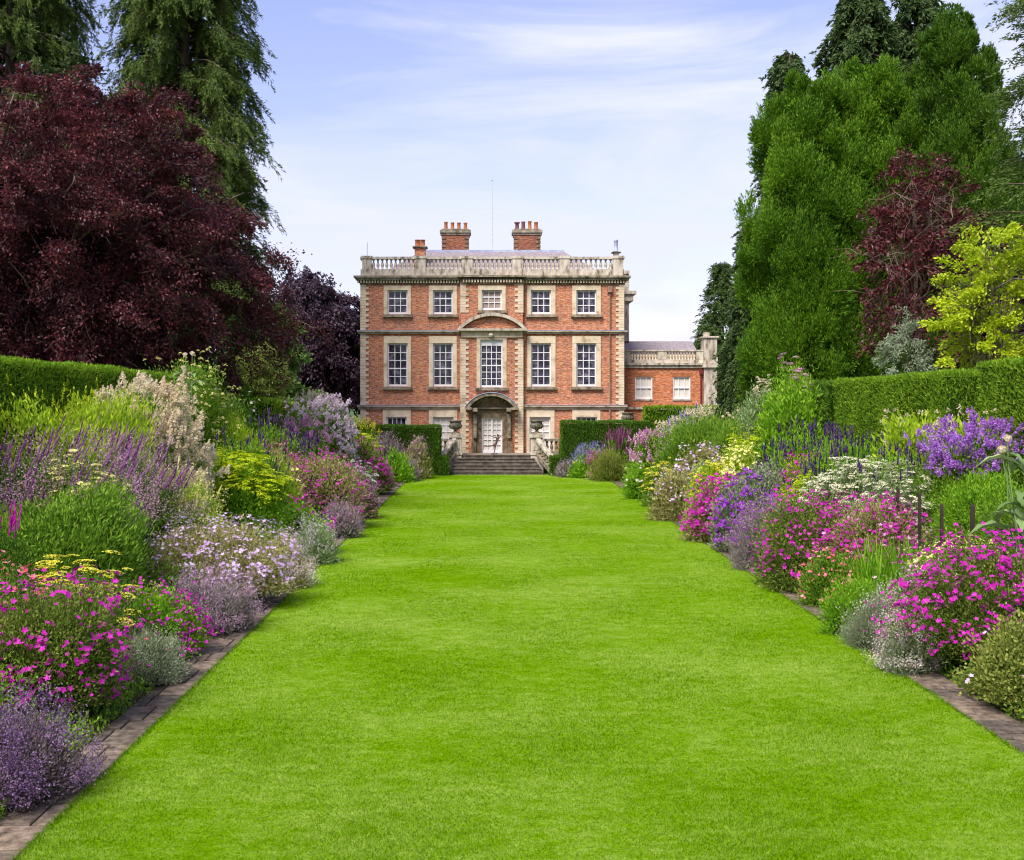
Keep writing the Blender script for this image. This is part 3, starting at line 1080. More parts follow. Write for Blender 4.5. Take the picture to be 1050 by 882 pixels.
# ------------------------------------------------------------------ steps, balustrades, urns, statue
SCX = 0.40
steps = empty('stone_staircase', (SCX, 72.4, 0), 'broad flight of worn dark stone steps rising from the lawn to the terrace', 'steps')
for k in range(6):
    m = MB((SCX, 72.4, 0))
    hw = 2.78 - .12 * k
    rz = TZ / 6
    yb = 72.4 + .38 * k
    m.box(SCX - hw, SCX + hw, yb, 74.64 + .05, k * rz - (.1 if k == 0 else 0.0) + (.002 if k else 0), (k + 1) * rz - .05)
    m.box(SCX - hw - .02, SCX + hw + .02, yb - .04, 74.66 + .05, (k + 1) * rz - .048, (k + 1) * rz)
    m.build('step', M['stone_step'], steps)

bal3 = MB()
bal3.lathe(0, 0, [(r * 1.0, z * .62) for r, z in prof], 8)
bal3e = bal3.mesh('baluster', True)
bal3e.materials.append(M['stone_grey'])


def urn(x, y, z, label, s=1.0, name='stone_urn'):
    r = empty(name, (x, y, z), label, 'urn', 'urns on the terrace piers')
    m = MB()
    m.box(-.25 * s, .25 * s, -.25 * s, .25 * s, 0, .09 * s)
    m.lathe(0, 0, [(.2 * s, .09 * s), (.21 * s, .13 * s), (.1 * s, .2 * s), (.085 * s, .26 * s), (.14 * s, .3 * s)], 16)
    m.build('foot', M['stone_grey'], r, False)
    m = MB()
    m.lathe(0, 0, [(.12 * s, .3 * s), (.28 * s, .36 * s), (.37 * s, .46 * s), (.385 * s, .6 * s), (.33 * s, .72 * s), (.33 * s, .76 * s), (.41 * s, .8 * s), (.41 * s, .86 * s), (.34 * s, .86 * s), (.3 * s, .7 * s)], 20)
    for q in range(20):                          # gadroons round the belly
        a = q * pi / 10
        m.tube([(.30 * s * cos(a), .30 * s * sin(a), .37 * s), (.385 * s * cos(a), .385 * s * sin(a), .48 * s), (.39 * s * cos(a), .39 * s * sin(a), .6 * s)], [.02 * s, .04 * s, .02 * s], 5)
    m.build('bowl', M['urn'], r, True)
    return r


for sx, word, px in ((-1, 'left', 467.0), (1, 'right', 550.4)):
    PX = fx(px, 74.6)
    r = empty('stair_balustrade', (PX, 74.6, 0), f'flared weathered stone balustrade with turned balusters on the {word} side of the steps', 'balustrade', 'balustrades flanking the steps')
    org = (PX, 74.6, 0)
    m = MB(org)
    zt_ = fz(445.6, 74.6)
    m.box(PX - .38, PX + .38, 74.2, 74.98, .0, zt_ - .18)
    m.box(PX - .47, PX + .47, 74.11, 75.07, zt_ - .177, zt_)
    m.box(PX - .43, PX + .43, 74.15, 75.03, TZ, TZ + .16)
    m.box(PX - .26, PX + .26, 74.17, 74.196, TZ + .3, zt_ - .35)
    m.build('pier', M['stone_pale'], r)
    # raking rail sweeping outward and down
    A = np.array([PX + sx * .06, 74.05, fz(451, 74.2)])
    Bp = np.array([PX + sx * .92, 72.3, fz(470.5, 72.3)])
    C = (A + Bp) / 2 + np.array([sx * .02, .2, -.12])
    tt = np.linspace(0, 1, 9)[:, None]
    P = (1 - tt) ** 2 * A + 2 * tt * (1 - tt) * C + tt ** 2 * Bp
    m = MB(org)
    for k in range(8):
        a, b = P[k], P[k + 1]
        t_ = unit(b - a)
        w_ = unit(np.cross(t_, [0, 0, 1.0])) * .15
        u_ = np.array([0, 0, .09])
        V = [a - w_ - u_, a + w_ - u_, a + w_ + u_, a - w_ + u_, b - w_ - u_, b + w_ - u_, b + w_ + u_, b - w_ + u_]
        m.raw(V, [(0, 1, 5, 4), (1, 2, 6, 5), (2, 3, 7, 6), (3, 0, 4, 7)] + ([(3, 2, 1, 0)] if k == 0 else []) + ([(4, 5, 6, 7)] if k == 7 else []))
    m.build('handrail', M['stone_pale'], r)
    m = MB(org)
    for k in range(8):
        a, b = P[k].copy(), P[k + 1].copy()
        a[2] -= .80
        b[2] -= .80
        t_ = unit(b - a)
        w_ = unit(np.cross(t_, [0, 0, 1.0])) * .17
        u_ = np.array([0, 0, .10])
        V = [a - w_ - u_ * 1.6, a + w_ - u_ * 1.6, a + w_ + u_, a - w_ + u_, b - w_ - u_ * 1.6, b + w_ - u_ * 1.6, b + w_ + u_, b - w_ + u_]
        m.raw(V, [(0, 1, 5, 4), (1, 2, 6, 5), (2, 3, 7, 6), (3, 0, 4, 7)] + ([(4, 5, 6, 7)] if k == 7 else []))
    m.build('string', M['stone_grey'], r)
    for q in range(6):
        t1 = (q + .7) / 6.6
        p = (1 - t1) ** 2 * A + 2 * t1 * (1 - t1) * C + t1 ** 2 * Bp
        baluster(bal3e, p[0], p[1], p[2] - .66, r, org)
    m = MB(org)                                   # scrolled end at the foot
    m.lathe(Bp[0] + sx * .02, Bp[1] - .1, [(.2, -.02), (.2, .12), (.15, .16), (.15, Bp[2] - .2), (.2, Bp[2] - .15), (.2, Bp[2] + .09), (.12, Bp[2] + .13)], 12)
    m.build('newel', M['stone_grey'], r, True)
    # level run along the terrace edge
    x2 = PX + sx * 3.9
    xa, xb = (PX + .48, x2) if sx > 0 else (x2, PX - .48)
    m = MB(org)
    m.box(xa, xb, 74.45, 74.8, TZ - .01, TZ + .2)
    m.box(xa, xb, 74.43, 74.82, TZ + .82, TZ + .98)
    m.build('coping', M['stone_grey'], r)
    n = 12
    for q in range(n):
        baluster(bal3e, xa + (xb - xa) * (q + .5) / n, 74.62, TZ + .2, r, org)
    urn(PX, 74.6, zt_, f'squat lichened stone urn on the pier at the {word} of the steps', 1.0)
# urn in front of the wing
pr = empty('garden_pier', (fx(643.5, 76), 76, TZ), 'square stone pier carrying an urn before the corner of the house and wing', 'pier')
m = MB((fx(643.5, 76), 76, TZ))
pxc = fx(643.5, 76)
m.box(pxc - .3, pxc + .3, 75.7, 76.3, TZ, fz(436.5, 76) - .1)
m.box(pxc - .37, pxc + .37, 75.63, 76.37, fz(436.5, 76) - .098, fz(436.5, 76))
m.build('shaft', M['stone_grey'], pr)
urn(pxc, 76, fz(436.5, 76), 'stone urn showing over the clipped hedge in front of the house corner', .95)

# bronze figure on the terrace
stt = empty('statue', (fx(507, 75.2), 75.2, TZ), 'slim bronze running figure with outstretched arms balanced on one leg before the door', 'statue')
s = .0595 * .2041
def sp(zx, zy, y=0.0): return ((zx - 770) * s, y, (665 - zy) * s + .06)
J = dict(pelvis=sp(775, 622), chest=sp(787, 592), neck=sp(789, 582), head=sp(788, 575, -.02), htop=sp(786, 566, -.02),
         shl=sp(780, 586, -.03), ell=sp(766, 582, -.10), hal=sp(752, 579, -.06),
         shr=sp(796, 584, .02), elr=sp(812, 573, .0), har=sp(836, 558, -.03),
         kn=sp(772, 645, -.03), an=sp(770, 662, .0), toe=sp(764, 665, -.07),
         kb=sp(752, 628, .05), ab=sp(722, 631, .08), tb=sp(711, 627, .08))
order = list(J)
rad = dict(pelvis=.085, chest=.10, neck=.042, head=.075, htop=.05, shl=.05, ell=.032, hal=.022, shr=.05, elr=.032, har=.02,
           kn=.05, an=.03, toe=.022, kb=.052, ab=.03, tb=.02)
ed = [('pelvis', 'chest'), ('chest', 'neck'), ('neck', 'head'), ('head', 'htop'), ('chest', 'shl'), ('shl', 'ell'), ('ell', 'hal'),
      ('chest', 'shr'), ('shr', 'elr'), ('elr', 'har'), ('pelvis', 'kn'), ('kn', 'an'), ('an', 'toe'), ('pelvis', 'kb'), ('kb', 'ab'), ('ab', 'tb')]
me = bpy.data.meshes.new('figure')
me.from_pydata([J[k] for k in order], [(order.index(a), order.index(b)) for a, b in ed], [])
me.materials.append(M['bronze'])
fo = link('figure', me, M['bronze'], stt)
fo.modifiers.new('skin', 'SKIN')
fo.modifiers.new('sub', 'SUBSURF').render_levels = 2
for i, k in enumerate(order):
    v = me.skin_vertices[0].data[i]
    v.radius = (rad[k] * .78, rad[k] * .78)
    v.use_root = (k == 'pelvis')
m = MB()
m.lathe(0, 0, [(.2, 0), (.2, .05), (.17, .06)], 16)
m.build('plinth', M['bronze'], stt)

# ------------------------------------------------------------------ foliage materials
LM = {}
LM['core'] = noise_mat('shaded_core', [(0.3, (0.012, 0.026, 0.004)), (0.7, (0.032, 0.06, 0.010))], 6, 6, 1.0, 0, spec=0.0)  # solid filler; its near-black green stands in for shade between the leaves
LM['core_purple'] = noise_mat('shaded_purple_core', [(0.3, (0.008, 0.004, 0.006)), (0.7, (0.02, 0.009, 0.012))], 3, 6, 1.0, 0, spec=0.0)  # same for purple crowns: inner shade put into the colour
def lm(k, *cols, **kw): LM[k] = leaf_mat(k + '_leaf', cols, **kw)
lm('beech', (0.026, 0.008, 0.012), (0.058, 0.016, 0.022), (0.115, 0.032, 0.036), (0.22, 0.045, 0.048), trans=0.32, rough=.45, spec=.4, pscale=.5, patch=.28)
lm('beech_far', (0.026, 0.014, 0.028), (0.05, 0.026, 0.044), (0.085, 0.045, 0.066), trans=0.15, rough=.5, spec=.4, pscale=.35)
lm('prunus', (0.04, 0.008, 0.012), (0.095, 0.017, 0.022), (0.17, 0.034, 0.04), trans=0.22, rough=.45, spec=.4)
lm('cypress', (0.030, 0.095, 0.003), (0.082, 0.20, 0.006), (0.20, 0.37, 0.014), trans=0.3, rough=.6, pscale=.3)
lm('cypress_dark', (0.030, 0.085, 0.004), (0.062, 0.15, 0.006), (0.13, 0.25, 0.012), trans=0.3, rough=.6, pscale=.3)
lm('weeping', (0.045, 0.085, 0.012), (0.085, 0.145, 0.022), (0.15, 0.21, 0.040), trans=0.25, rough=.6, pscale=.3)
lm('weeping_blue', (0.032, 0.066, 0.016), (0.06, 0.108, 0.028), (0.11, 0.165, 0.045), trans=0.25, rough=.6, pscale=.3)
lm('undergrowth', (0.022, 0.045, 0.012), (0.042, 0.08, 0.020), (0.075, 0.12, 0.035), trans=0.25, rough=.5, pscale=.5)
lm('fir', (0.035, 0.075, 0.018), (0.07, 0.13, 0.03), (0.12, 0.19, 0.045), trans=0.25, rough=.6)
lm('robinia', (0.26, 0.38, 0.010), (0.42, 0.54, 0.015), (0.58, 0.65, 0.03), trans=0.35, rough=.5)
lm('willow', (0.13, 0.19, 0.03), (0.22, 0.28, 0.055), (0.30, 0.34, 0.08), trans=0.3)
lm('broad', (0.06, 0.13, 0.025), (0.12, 0.22, 0.04), (0.2, 0.3, 0.07), trans=0.3)
lm('silver', (0.14, 0.20, 0.11), (0.24, 0.31, 0.18), (0.38, 0.43, 0.29), trans=0.2)
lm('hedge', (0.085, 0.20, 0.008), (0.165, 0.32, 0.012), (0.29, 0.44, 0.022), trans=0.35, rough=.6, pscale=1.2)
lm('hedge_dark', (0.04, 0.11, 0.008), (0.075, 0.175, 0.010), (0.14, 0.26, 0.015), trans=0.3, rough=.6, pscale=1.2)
# border plants
lm('green', (0.07, 0.17, 0.010), (0.15, 0.30, 0.018), (0.26, 0.43, 0.035), trans=.35, pscale=1.6)
lm('green_deep', (0.045, 0.12, 0.010), (0.095, 0.21, 0.016), (0.18, 0.32, 0.03), trans=.35, pscale=1.6)
lm('green_lime', (0.19, 0.34, 0.012), (0.34, 0.51, 0.016), (0.50, 0.63, 0.04), trans=.4, pscale=1.6)
lm('green_fresh', (0.10, 0.26, 0.010), (0.19, 0.40, 0.014), (0.31, 0.53, 0.03), trans=.4, pscale=1.6)
lm('olive', (0.10, 0.145, 0.018), (0.22, 0.275, 0.04), (0.40, 0.42, 0.10), trans=.35, pscale=1.8)
lm('cranesbill', (0.06, 0.12, 0.012), (0.15, 0.235, 0.025), (0.34, 0.39, 0.08), trans=.35, pscale=1.8)
lm('tan', (0.17, 0.195, 0.045), (0.34, 0.335, 0.10), (0.53, 0.46, 0.21), trans=.35, pscale=1.8)
lm('grey', (0.13, 0.18, 0.085), (0.25, 0.30, 0.165), (0.43, 0.46, 0.31), trans=.3, pscale=2)
lm('greymauve', (0.14, 0.12, 0.10), (0.26, 0.22, 0.21), (0.38, 0.33, 0.33), trans=.2, pscale=2)
lm('sage', (0.11, 0.19, 0.06), (0.21, 0.32, 0.11), (0.36, 0.46, 0.21), trans=.25, pscale=2)
lm('dusk', (0.09, 0.07, 0.065), (0.17, 0.13, 0.135), (0.27, 0.21, 0.22), trans=.25, pscale=2)
lm('plum', (0.10, 0.06, 0.05), (0.17, 0.12, 0.08), (0.22, 0.19, 0.10), pscale=2)
# blossoms
lm('magenta', (0.34, 0.003, 0.25), (0.52, 0.008, 0.38), (0.64, 0.04, 0.48), trans=.3, patch=.1)
lm('pink', (0.66, 0.24, 0.50), (0.78, 0.40, 0.66), (0.84, 0.60, 0.76), trans=.5)
lm('coral', (0.62, 0.07, 0.13), (0.75, 0.18, 0.24), (0.8, 0.35, 0.38), trans=.3)
lm('lilac', (0.52, 0.31, 0.62), (0.65, 0.44, 0.74), (0.76, 0.61, 0.83), trans=.35)
lm('lilac_pale', (0.70, 0.54, 0.66), (0.81, 0.68, 0.77), (0.87, 0.80, 0.85), trans=.5)
lm('mauve', (0.27, 0.13, 0.23), (0.42, 0.25, 0.37), (0.56, 0.40, 0.50), trans=.35)
lm('rose_mauve', (0.32, 0.16, 0.22), (0.50, 0.30, 0.37), (0.64, 0.46, 0.51), trans=.4)
lm('catmint', (0.11, 0.05, 0.15), (0.20, 0.11, 0.23), (0.30, 0.19, 0.31), trans=.25)
lm('violet', (0.14, 0.008, 0.25), (0.22, 0.02, 0.37), (0.33, 0.06, 0.5), trans=.3)
lm('campanula', (0.42, 0.14, 0.60), (0.58, 0.27, 0.76), (0.70, 0.45, 0.85), trans=.5)
lm('spike', (0.022, 0.010, 0.055), (0.045, 0.018, 0.095), (0.09, 0.04, 0.14), trans=.1)
lm('salvia', (0.13, 0.03, 0.15), (0.24, 0.075, 0.25), (0.37, 0.17, 0.36), trans=.25)
lm('plumspike', (0.12, 0.025, 0.08), (0.20, 0.05, 0.13), (0.28, 0.10, 0.19), trans=.15)
lm('blue', (0.13, 0.11, 0.36), (0.21, 0.18, 0.47), (0.31, 0.27, 0.54), trans=.2)
lm('yellow', (0.62, 0.55, 0.01), (0.76, 0.70, 0.04), (0.83, 0.80, 0.18), trans=.35)
lm('limeflower', (0.38, 0.52, 0.006), (0.54, 0.66, 0.010), (0.68, 0.74, 0.03), trans=.4)
lm('cream', (0.66, 0.58, 0.36), (0.78, 0.71, 0.48), (0.85, 0.80, 0.62), trans=.45)
lm('buff', (0.72, 0.60, 0.40), (0.83, 0.73, 0.54), (0.88, 0.81, 0.66), trans=.5)
lm('paleyellow', (0.66, 0.62, 0.14), (0.78, 0.75, 0.26), (0.84, 0.81, 0.42), trans=.35)
lm('white', (0.66, 0.66, 0.56), (0.78, 0.78, 0.70), (0.82, 0.82, 0.80), trans=.25)
lm('creamwhite', (0.56, 0.58, 0.34), (0.72, 0.72, 0.50), (0.82, 0.81, 0.64), trans=.35)
lm('blush', (0.60, 0.48, 0.46), (0.72, 0.60, 0.57), (0.8, 0.72, 0.69), trans=.25)
lm('stemgreen', (0.07, 0.14, 0.02), (0.13, 0.22, 0.04), (0.2, 0.3, 0.07))
lm('stembrown', (0.06, 0.045, 0.03), (0.11, 0.08, 0.05), (0.16, 0.12, 0.08))

UP = np.array([0, 0, 1.0])


def rdir(n):
    return unit(rng.normal(size=(n, 3)))


def ico(sub=2):
    import bmesh
    b = bmesh.new()
    bmesh.ops.create_icosphere(b, subdivisions=sub, radius=1.0)
    V = np.array([v.co[:] for v in b.verts])
    Fa = np.array([[v.index for v in f.verts] for f in b.faces])
    b.free()
    return V, Fa


ICO2, ICO3 = ico(2), ico(3)


class Lumps:
    """uneven outline: radius factor by direction"""

    def __init__(self, k=16, amp=.16, wid=.38, hemi=True):
        self.d = rdir(k)
        if hemi: self.d[:, 2] = np.abs(self.d[:, 2])
        self.a = rng.uniform(-amp, amp, k)
        self.w = wid * rng.uniform(.7, 1.3, k)

    def __call__(self, d):
        c = np.clip(d @ self.d.T, -1, 1)
        return 1 + (self.a * np.exp(-(1 - c) / (self.w ** 2 / 1.2))).sum(1)


def superell(d, p):
    return (np.abs(d) ** p).sum(1) ** (-1 / p)


class Mound:
    def __init__(self, rx, ry, h, p=2.4, amp=.16, k=16):
        self.s = np.array([rx, ry, h])
        self.p = p
        self.l = Lumps(k, amp)

    def pts(self, n, lo=0.0, f0=.86, f1=1.02, hi=1.0):
        d = np.zeros((0, 3))
        while len(d) < n:
            q = rdir(n * 3)
            q[:, 2] = np.abs(q[:, 2])
            # even out over the stretched surface
            w = np.linalg.norm(q / self.s, axis=1)
            q = q[rng.random(len(q)) < w / w.max()]
            q = q[(q[:, 2] >= lo) & (q[:, 2] <= hi)]
            d = np.concatenate([d, q])
        d = d[:n]
        r = superell(d, self.p) * self.l(d) * rng.uniform(f0, f1, n)
        P = d * r[:, None] * self.s
        nrm = unit(d / self.s)
        return P, nrm

    def core(self, m, f=.8):
        V, Fa = ICO3
        d = V.copy()
        r = superell(d, self.p) * self.l(unit(np.abs(d) * [1, 1, 1] * np.sign(d))) * f
        P = d * r[:, None] * self.s
        P[:, 2] = np.maximum(P[:, 2], -.02)
        m.raw(P, Fa)

    def area(self):
        a, b, c = self.s
        return 2 * pi * (((a * b) ** 1.6 + (a * c) ** 1.6 + (b * c) ** 1.6) / 3) ** (1 / 1.6)


# ---- blossom shapes, all written into a collecting mesh
def fl_disc(m, P, nrm, s):
    n = len(P)
    nn = unit(nrm + rng.normal(0, .45, (n, 3)))
    t = unit(np.cross(nn, rdir(n)))
    b = np.cross(nn, t)
    V = [P[:, None, :]]
    sz = s * rng.uniform(.7, 1.2, n)
    for k in range(10):
        a = 2 * pi * k / 10
        rr = sz * (1.0 if k % 2 == 0 else .55)
        cup = .18 if k % 2 == 0 else .05
        V.append((P + (t * cos(a) + b * sin(a)) * rr[:, None] + nn * (sz * cup)[:, None])[:, None, :])
    V = np.concatenate(V, 1)
    f = np.array([(0, 1 + (2 * k - 1) % 10, 1 + 2 * k, 1 + (2 * k + 1) % 10) for k in range(5)])
    Fa = (np.arange(n)[:, None, None] * 11 + f[None]).reshape(-1, 4)
    m.raw(V.reshape(-1, 3), Fa)


def fl_spike(m, P, ax, ln, r, seg=5):
    """slim tapering flower spike of little whorls"""
    n = len(P)
    ax = unit(ax)
    t = unit(np.cross(ax, rdir(n)))
    b = np.cross(ax, t)
    ln = np.broadcast_to(ln, (n,)) * rng.uniform(.65, 1.15, n)
    bend = rng.normal(0, .08, (n, 3))
    prof = np.linspace(0, 1, seg + 1)
    V = []
    for i, u_ in enumerate(prof):
        rr = r * (0.6 if i == 0 else (0.05 if i == seg else (1.0 - .55 * u_) * (1.25 if i % 2 else .8)))
        c = P + ax * (ln * u_)[:, None] + bend * (ln * u_ * u_)[:, None]
        rj = rr * rng.uniform(.8, 1.2, n)
        for q in range(4):
            a = q * pi / 2 + i * .6
            V.append((c + (t * cos(a) + b * sin(a)) * rj[:, None])[:, None, :])
    V = np.concatenate(V, 1)
    f = [(i * 4 + q, i * 4 + (q + 1) % 4, (i + 1) * 4 + (q + 1) % 4, (i + 1) * 4 + q) for i in range(seg) for q in range(4)]
    Fa = (np.arange(n)[:, None, None] * (4 * (seg + 1)) + np.array(f)[None]).reshape(-1, 4)
    m.raw(V.reshape(-1, 3), Fa)


def fl_cluster(m, P, nrm, R, flat, k, s):
    """heads of k tiny florets: flat plates (flat small) or fluffy plumes (flat large, upright)"""
    n = len(P)
    nn = unit(nrm * .35 + UP + rng.normal(0, .12, (n, 3)))
    t = unit(np.cross(nn, rdir(n)))
    b = np.cross(nn, t)
    a = rng.uniform(0, 2 * pi, (n, k))
    rr = np.sqrt(rng.random((n, k)))
    hh = rng.random((n, k))
    Rn = R * rng.uniform(.6, 1.25, (n, 1))
    if flat > 1:
        rad = rr * (1 - hh) * Rn
        z = hh * flat * Rn
    else:
        rad = rr * Rn
        z = (1 - rr ** 2) * flat * Rn
    C = P[:, None, :] + t[:, None, :] * (rad * np.cos(a))[..., None] + b[:, None, :] * (rad * np.sin(a))[..., None] + nn[:, None, :] * z[..., None]
    C = C.reshape(-1, 3)
    N_ = np.repeat(nn, k, 0)
    ax = unit(rng.normal(size=C.shape) + N_ * (.2 if flat <= 1 else .6))
    if flat <= 1:
        ax = unit(ax - N_ * (ax * N_).sum(1, keepdims=True) * .8)
    m.kites(C - ax * s / 2, ax, N_ + rng.normal(0, .3, C.shape), s * rng.uniform(.7, 1.3, len(C)), s * .9, mid=.5)


def stems(m, P, ax, ln, r):
    """thin square stems reaching down from P"""
    n = len(P)
    ln = np.broadcast_to(ln, (n,))
    ax = unit(ax)
    q = P - ax * ln[:, None]
    t = unit(np.cross(ax, rdir(n))) * r
    b = np.cross(ax, t)
    V = np.stack([P - t, P + t * .5 + b, P + t * .5 - b, q - t, q + t * .5 + b, q + t * .5 - b], 1)
    f = np.array([(0, 1, 4, 3), (1, 2, 5, 4), (2, 0, 3, 5)])
    m.raw(V.reshape(-1, 3), (np.arange(n)[:, None, None] * 6 + f[None]).reshape(-1, 4))


def blades(m, C, ln, wd, spread, seg=5):
    """arching strap leaves from points C"""
    n = len(C)
    a = rng.uniform(0, 2 * pi, n)
    o = np.stack([np.cos(a), np.sin(a), np.zeros(n)], 1)
    side = np.stack([-np.sin(a), np.cos(a), np.zeros(n)], 1)
    L_ = ln * rng.uniform(.6, 1.1, n)
    sp_ = spread * rng.uniform(.3, 1.2, n)
    V = []
    for i in range(seg + 1):
        u_ = i / seg
        c = C + o * (L_ * sp_ * u_ ** 1.6)[:, None] + UP * (L_ * (u_ - .45 * sp_ * u_ ** 2.6))[:, None]
        w = (wd * (1 - u_ ** 2.2) * .5 + .0015)
        V += [(c - side * w)[:, None, :], (c + side * w)[:, None, :]]
    V = np.concatenate(V, 1)
    f = np.array([(2 * i, 2 * i + 1, 2 * i + 3, 2 * i + 2) for i in range(seg)])
    m.raw(V.reshape(-1, 3), (np.arange(n)[:, None, None] * (2 * seg + 2) + f[None]).reshape(-1, 4))


# ------------------------------------------------------------------ border plants
def border_plant(name, label, cat, X, Y, rx, ztop, leaf, fl=None, ry=None, upright=0.45, leafL=None, leafW=.42, cover=2.3,
                 p=2.15, amp=.24, f1=1.04, strap=None, group=None, cap=42000, core=True, tuft=None, spread=1.0):
    """one clump: foliage (and core), blossoms and stems as its parts.
    fl: list of (kind, material, per m2, size, lowest elevation, extras)"""
    z0 = ground(X, Y)
    h = ztop - z0
    ry = ry or rx
    r = empty(name, (X, Y, z0 - .01), label, cat, group)
    px = 1250.0 / Y                                # how fine this clump shows
    LL = leafL or max(.055, 3.4 / px)
    Wd = LL * leafW
    md = Mound(rx, ry, h, p, amp)
    A = md.area()
    m = MB()
    tips = None
    if strap is None or strap.get('mound', False):
        n = int(min(cap, A * cover / (LL * Wd * .5)))
        nshoot = int(np.clip(A * (tuft or 42), 30, 700))
        tips, tn = md.pts(nshoot, f0=.74, f1=1.0)
        tips = tips * np.clip(rng.normal(1.03, .085, (nshoot, 1)), .8, 1.25)
        tips[:, 2] *= h * .97 / np.percentile(tips[:, 2], 96)
        tips[:, 2] = np.clip(tips[:, 2], .03, h * rng.uniform(.98, 1.1, nshoot))
        k = max(6, n // nshoot)
        n = k * nshoot
        base = tips * np.array([.45, .45, .12]) * rng.uniform(.6, 1.2, (nshoot, 1))
        span = min(1.0, .42 / max(.3, h)) if h > .5 else .8
        u_ = 1 - rng.random((nshoot, k)) ** 1.35 * (span * rng.uniform(.7, 1.3, (nshoot, 1)))
        wid = (.055 + .06 * (1 - u_)) * (1.0 + 14.0 / px) * (.75 + .35 * h) * spread
        P = (base[:, None, :] + (tips - base)[:, None, :] * u_[..., None] + rng.normal(0, 1, (nshoot, k, 3)) * wid[..., None]).reshape(-1, 3)
        P[:, 2] = np.maximum(P[:, 2], .0)
        sh = unit(tips - base)
        nr = np.repeat(tn, k, 0)
        ax = unit(np.repeat(sh, k, 0) * (.25 + upright) + nr * (1 - upright) * .5 + UP * upright * .7 + rng.normal(0, .42, P.shape))
        m.kites(P, ax, nr + rng.normal(0, .6, P.shape), LL * rng.uniform(.6, 1.35, n), Wd * rng.uniform(.7, 1.2, n), fold=.06)
        # leaves close to the ground and behind the shoots
        nb_ = n // 3
        P, nr = md.pts(nb_, f0=.66, f1=.90)
        m.kites(P, unit(nr * .6 + UP * .5 + rng.normal(0, .5, P.shape)), nr + rng.normal(0, .5, P.shape), LL * rng.uniform(.7, 1.4, nb_), Wd * 1.2, fold=.06)
    if strap:
        ns = strap['n']
        a = rng.uniform(0, 2 * pi, ns)
        q = np.sqrt(rng.random(ns))
        C = np.stack([rx * .75 * q * np.cos(a), ry * .75 * q * np.sin(a), np.zeros(ns)], 1)
        blades(m, C, h * strap.get('len', 1.0), strap.get('wd', .03), strap.get('spread', .55))
    mf = m
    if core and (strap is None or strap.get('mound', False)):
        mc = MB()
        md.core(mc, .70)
        mc.build('shaded_core', LM['core'], r, True)
    for (kind, mat, dens, size, lo, ex) in (fl or []):
        n = int(max(6, A * dens))
        if tips is not None:                     # blossoms stand at the tips of the shoots, in drifts
            sel = (tn[:, 2] >= lo * .9) & (tn[:, 2] <= ex.get('hi', 1.0) + .001)
            if sel.sum() < 5: sel[:] = True
            drift = Lumps(9, .8, .45)(tn[sel]).clip(.3, 3)
            pick = rng.choice(np.nonzero(sel)[0], n, p=drift / drift.sum())
            grow = rng.uniform(ex.get('f0', 1.0), ex.get('f1', 1.1), (n, 1))
            P = tips[pick] * grow + rng.normal(0, 1, (n, 3)) * np.array([1, 1, .6]) * (.055 + .9 / px) * ex.get('jitter', 1.0) + tn[pick] * (.03 + .10 * min(1.0, h))
            P = P + np.array([0, 0, .03])
            P[:, 2] = np.maximum(P[:, 2], .05)
            nr = tn[pick]
        else:
            P, nr = md.pts(n, lo=lo, f0=ex.get('f0', 1.0), f1=ex.get('f1', 1.1), hi=ex.get('hi', 1.0))
        m = MB()
        if kind == 'disc':
            nn_ = n
            keepc = rng.random(n) < .999
            fl_disc(m, P, nr * .6 + UP * ex.get('up', .8) + np.array([0, -.15, 0]), size)
        elif kind == 'spike':
            lean = np.array(ex.get('lean', (0, 0, 0)))
            ax = UP * 1.0 + nr * ex.get('splay', .25) + lean + rng.normal(0, ex.get('jit', .10), P.shape)
            fl_spike(m, P, ax, ex.get('len', .4), size, ex.get('seg', 5))
            stems(mf, P + unit(ax) * .02, ax, ex.get('stem', .35), max(.004, .28 / px))
        elif kind == 'plate':
            fl_cluster(m, P, nr, size, .25, ex.get('k', 22), ex.get('s', size * .42))
            stems(mf, P, UP + nr * .15 + rng.normal(0, .06, P.shape), ex.get('stem', .35), max(.004, .28 / px))
        elif kind == 'plume':
            fl_cluster(m, P, nr, size, ex.get('tall', 2.6), ex.get('k', 40), ex.get('s', size * .38))
        elif kind == 'haze':
            ax = unit(nr * .6 + UP * .8 + rng.normal(0, .4, P.shape))
            k = ex.get('k', 5)
            PP = (P[:, None, :] + ax[:, None, :] * (np.arange(k) / k * ex.get('len', .2))[None, :, None]).reshape(-1, 3)
            PP = PP + rng.normal(0, size * .4, PP.shape)
            m.kites(PP, unit(rng.normal(size=PP.shape) + UP * .3), rdir(len(PP)), size * rng.uniform(.6, 1.3, len(PP)), size * .75, mid=.5)
        elif kind == 'button':
            fl_cluster(m, P, nr, size, .9, ex.get('k', 12), size * .9)
        m.build(ex.get('name', 'blossom'), LM[mat], r)
    mf.build('foliage', LM[leaf], r)
    return r


def disc(mat, dens, size, lo=.2, **k): return ('disc', mat, dens, size, lo, k)
def spike(mat, dens, size, lo=.5, **k): return ('spike', mat, dens, size, lo, k)
def plate(mat, dens, size, lo=.55, **k): return ('plate', mat, dens, size, lo, k)
def plume(mat, dens, size, lo=.4, **k): return ('plume', mat, dens, size, lo, k)
def haze(mat, dens, size, lo=.1, **k): return ('haze', mat, dens, size, lo, k)
def button(mat, dens, size, lo=.2, **k): return ('button', mat, dens, size, lo, k)

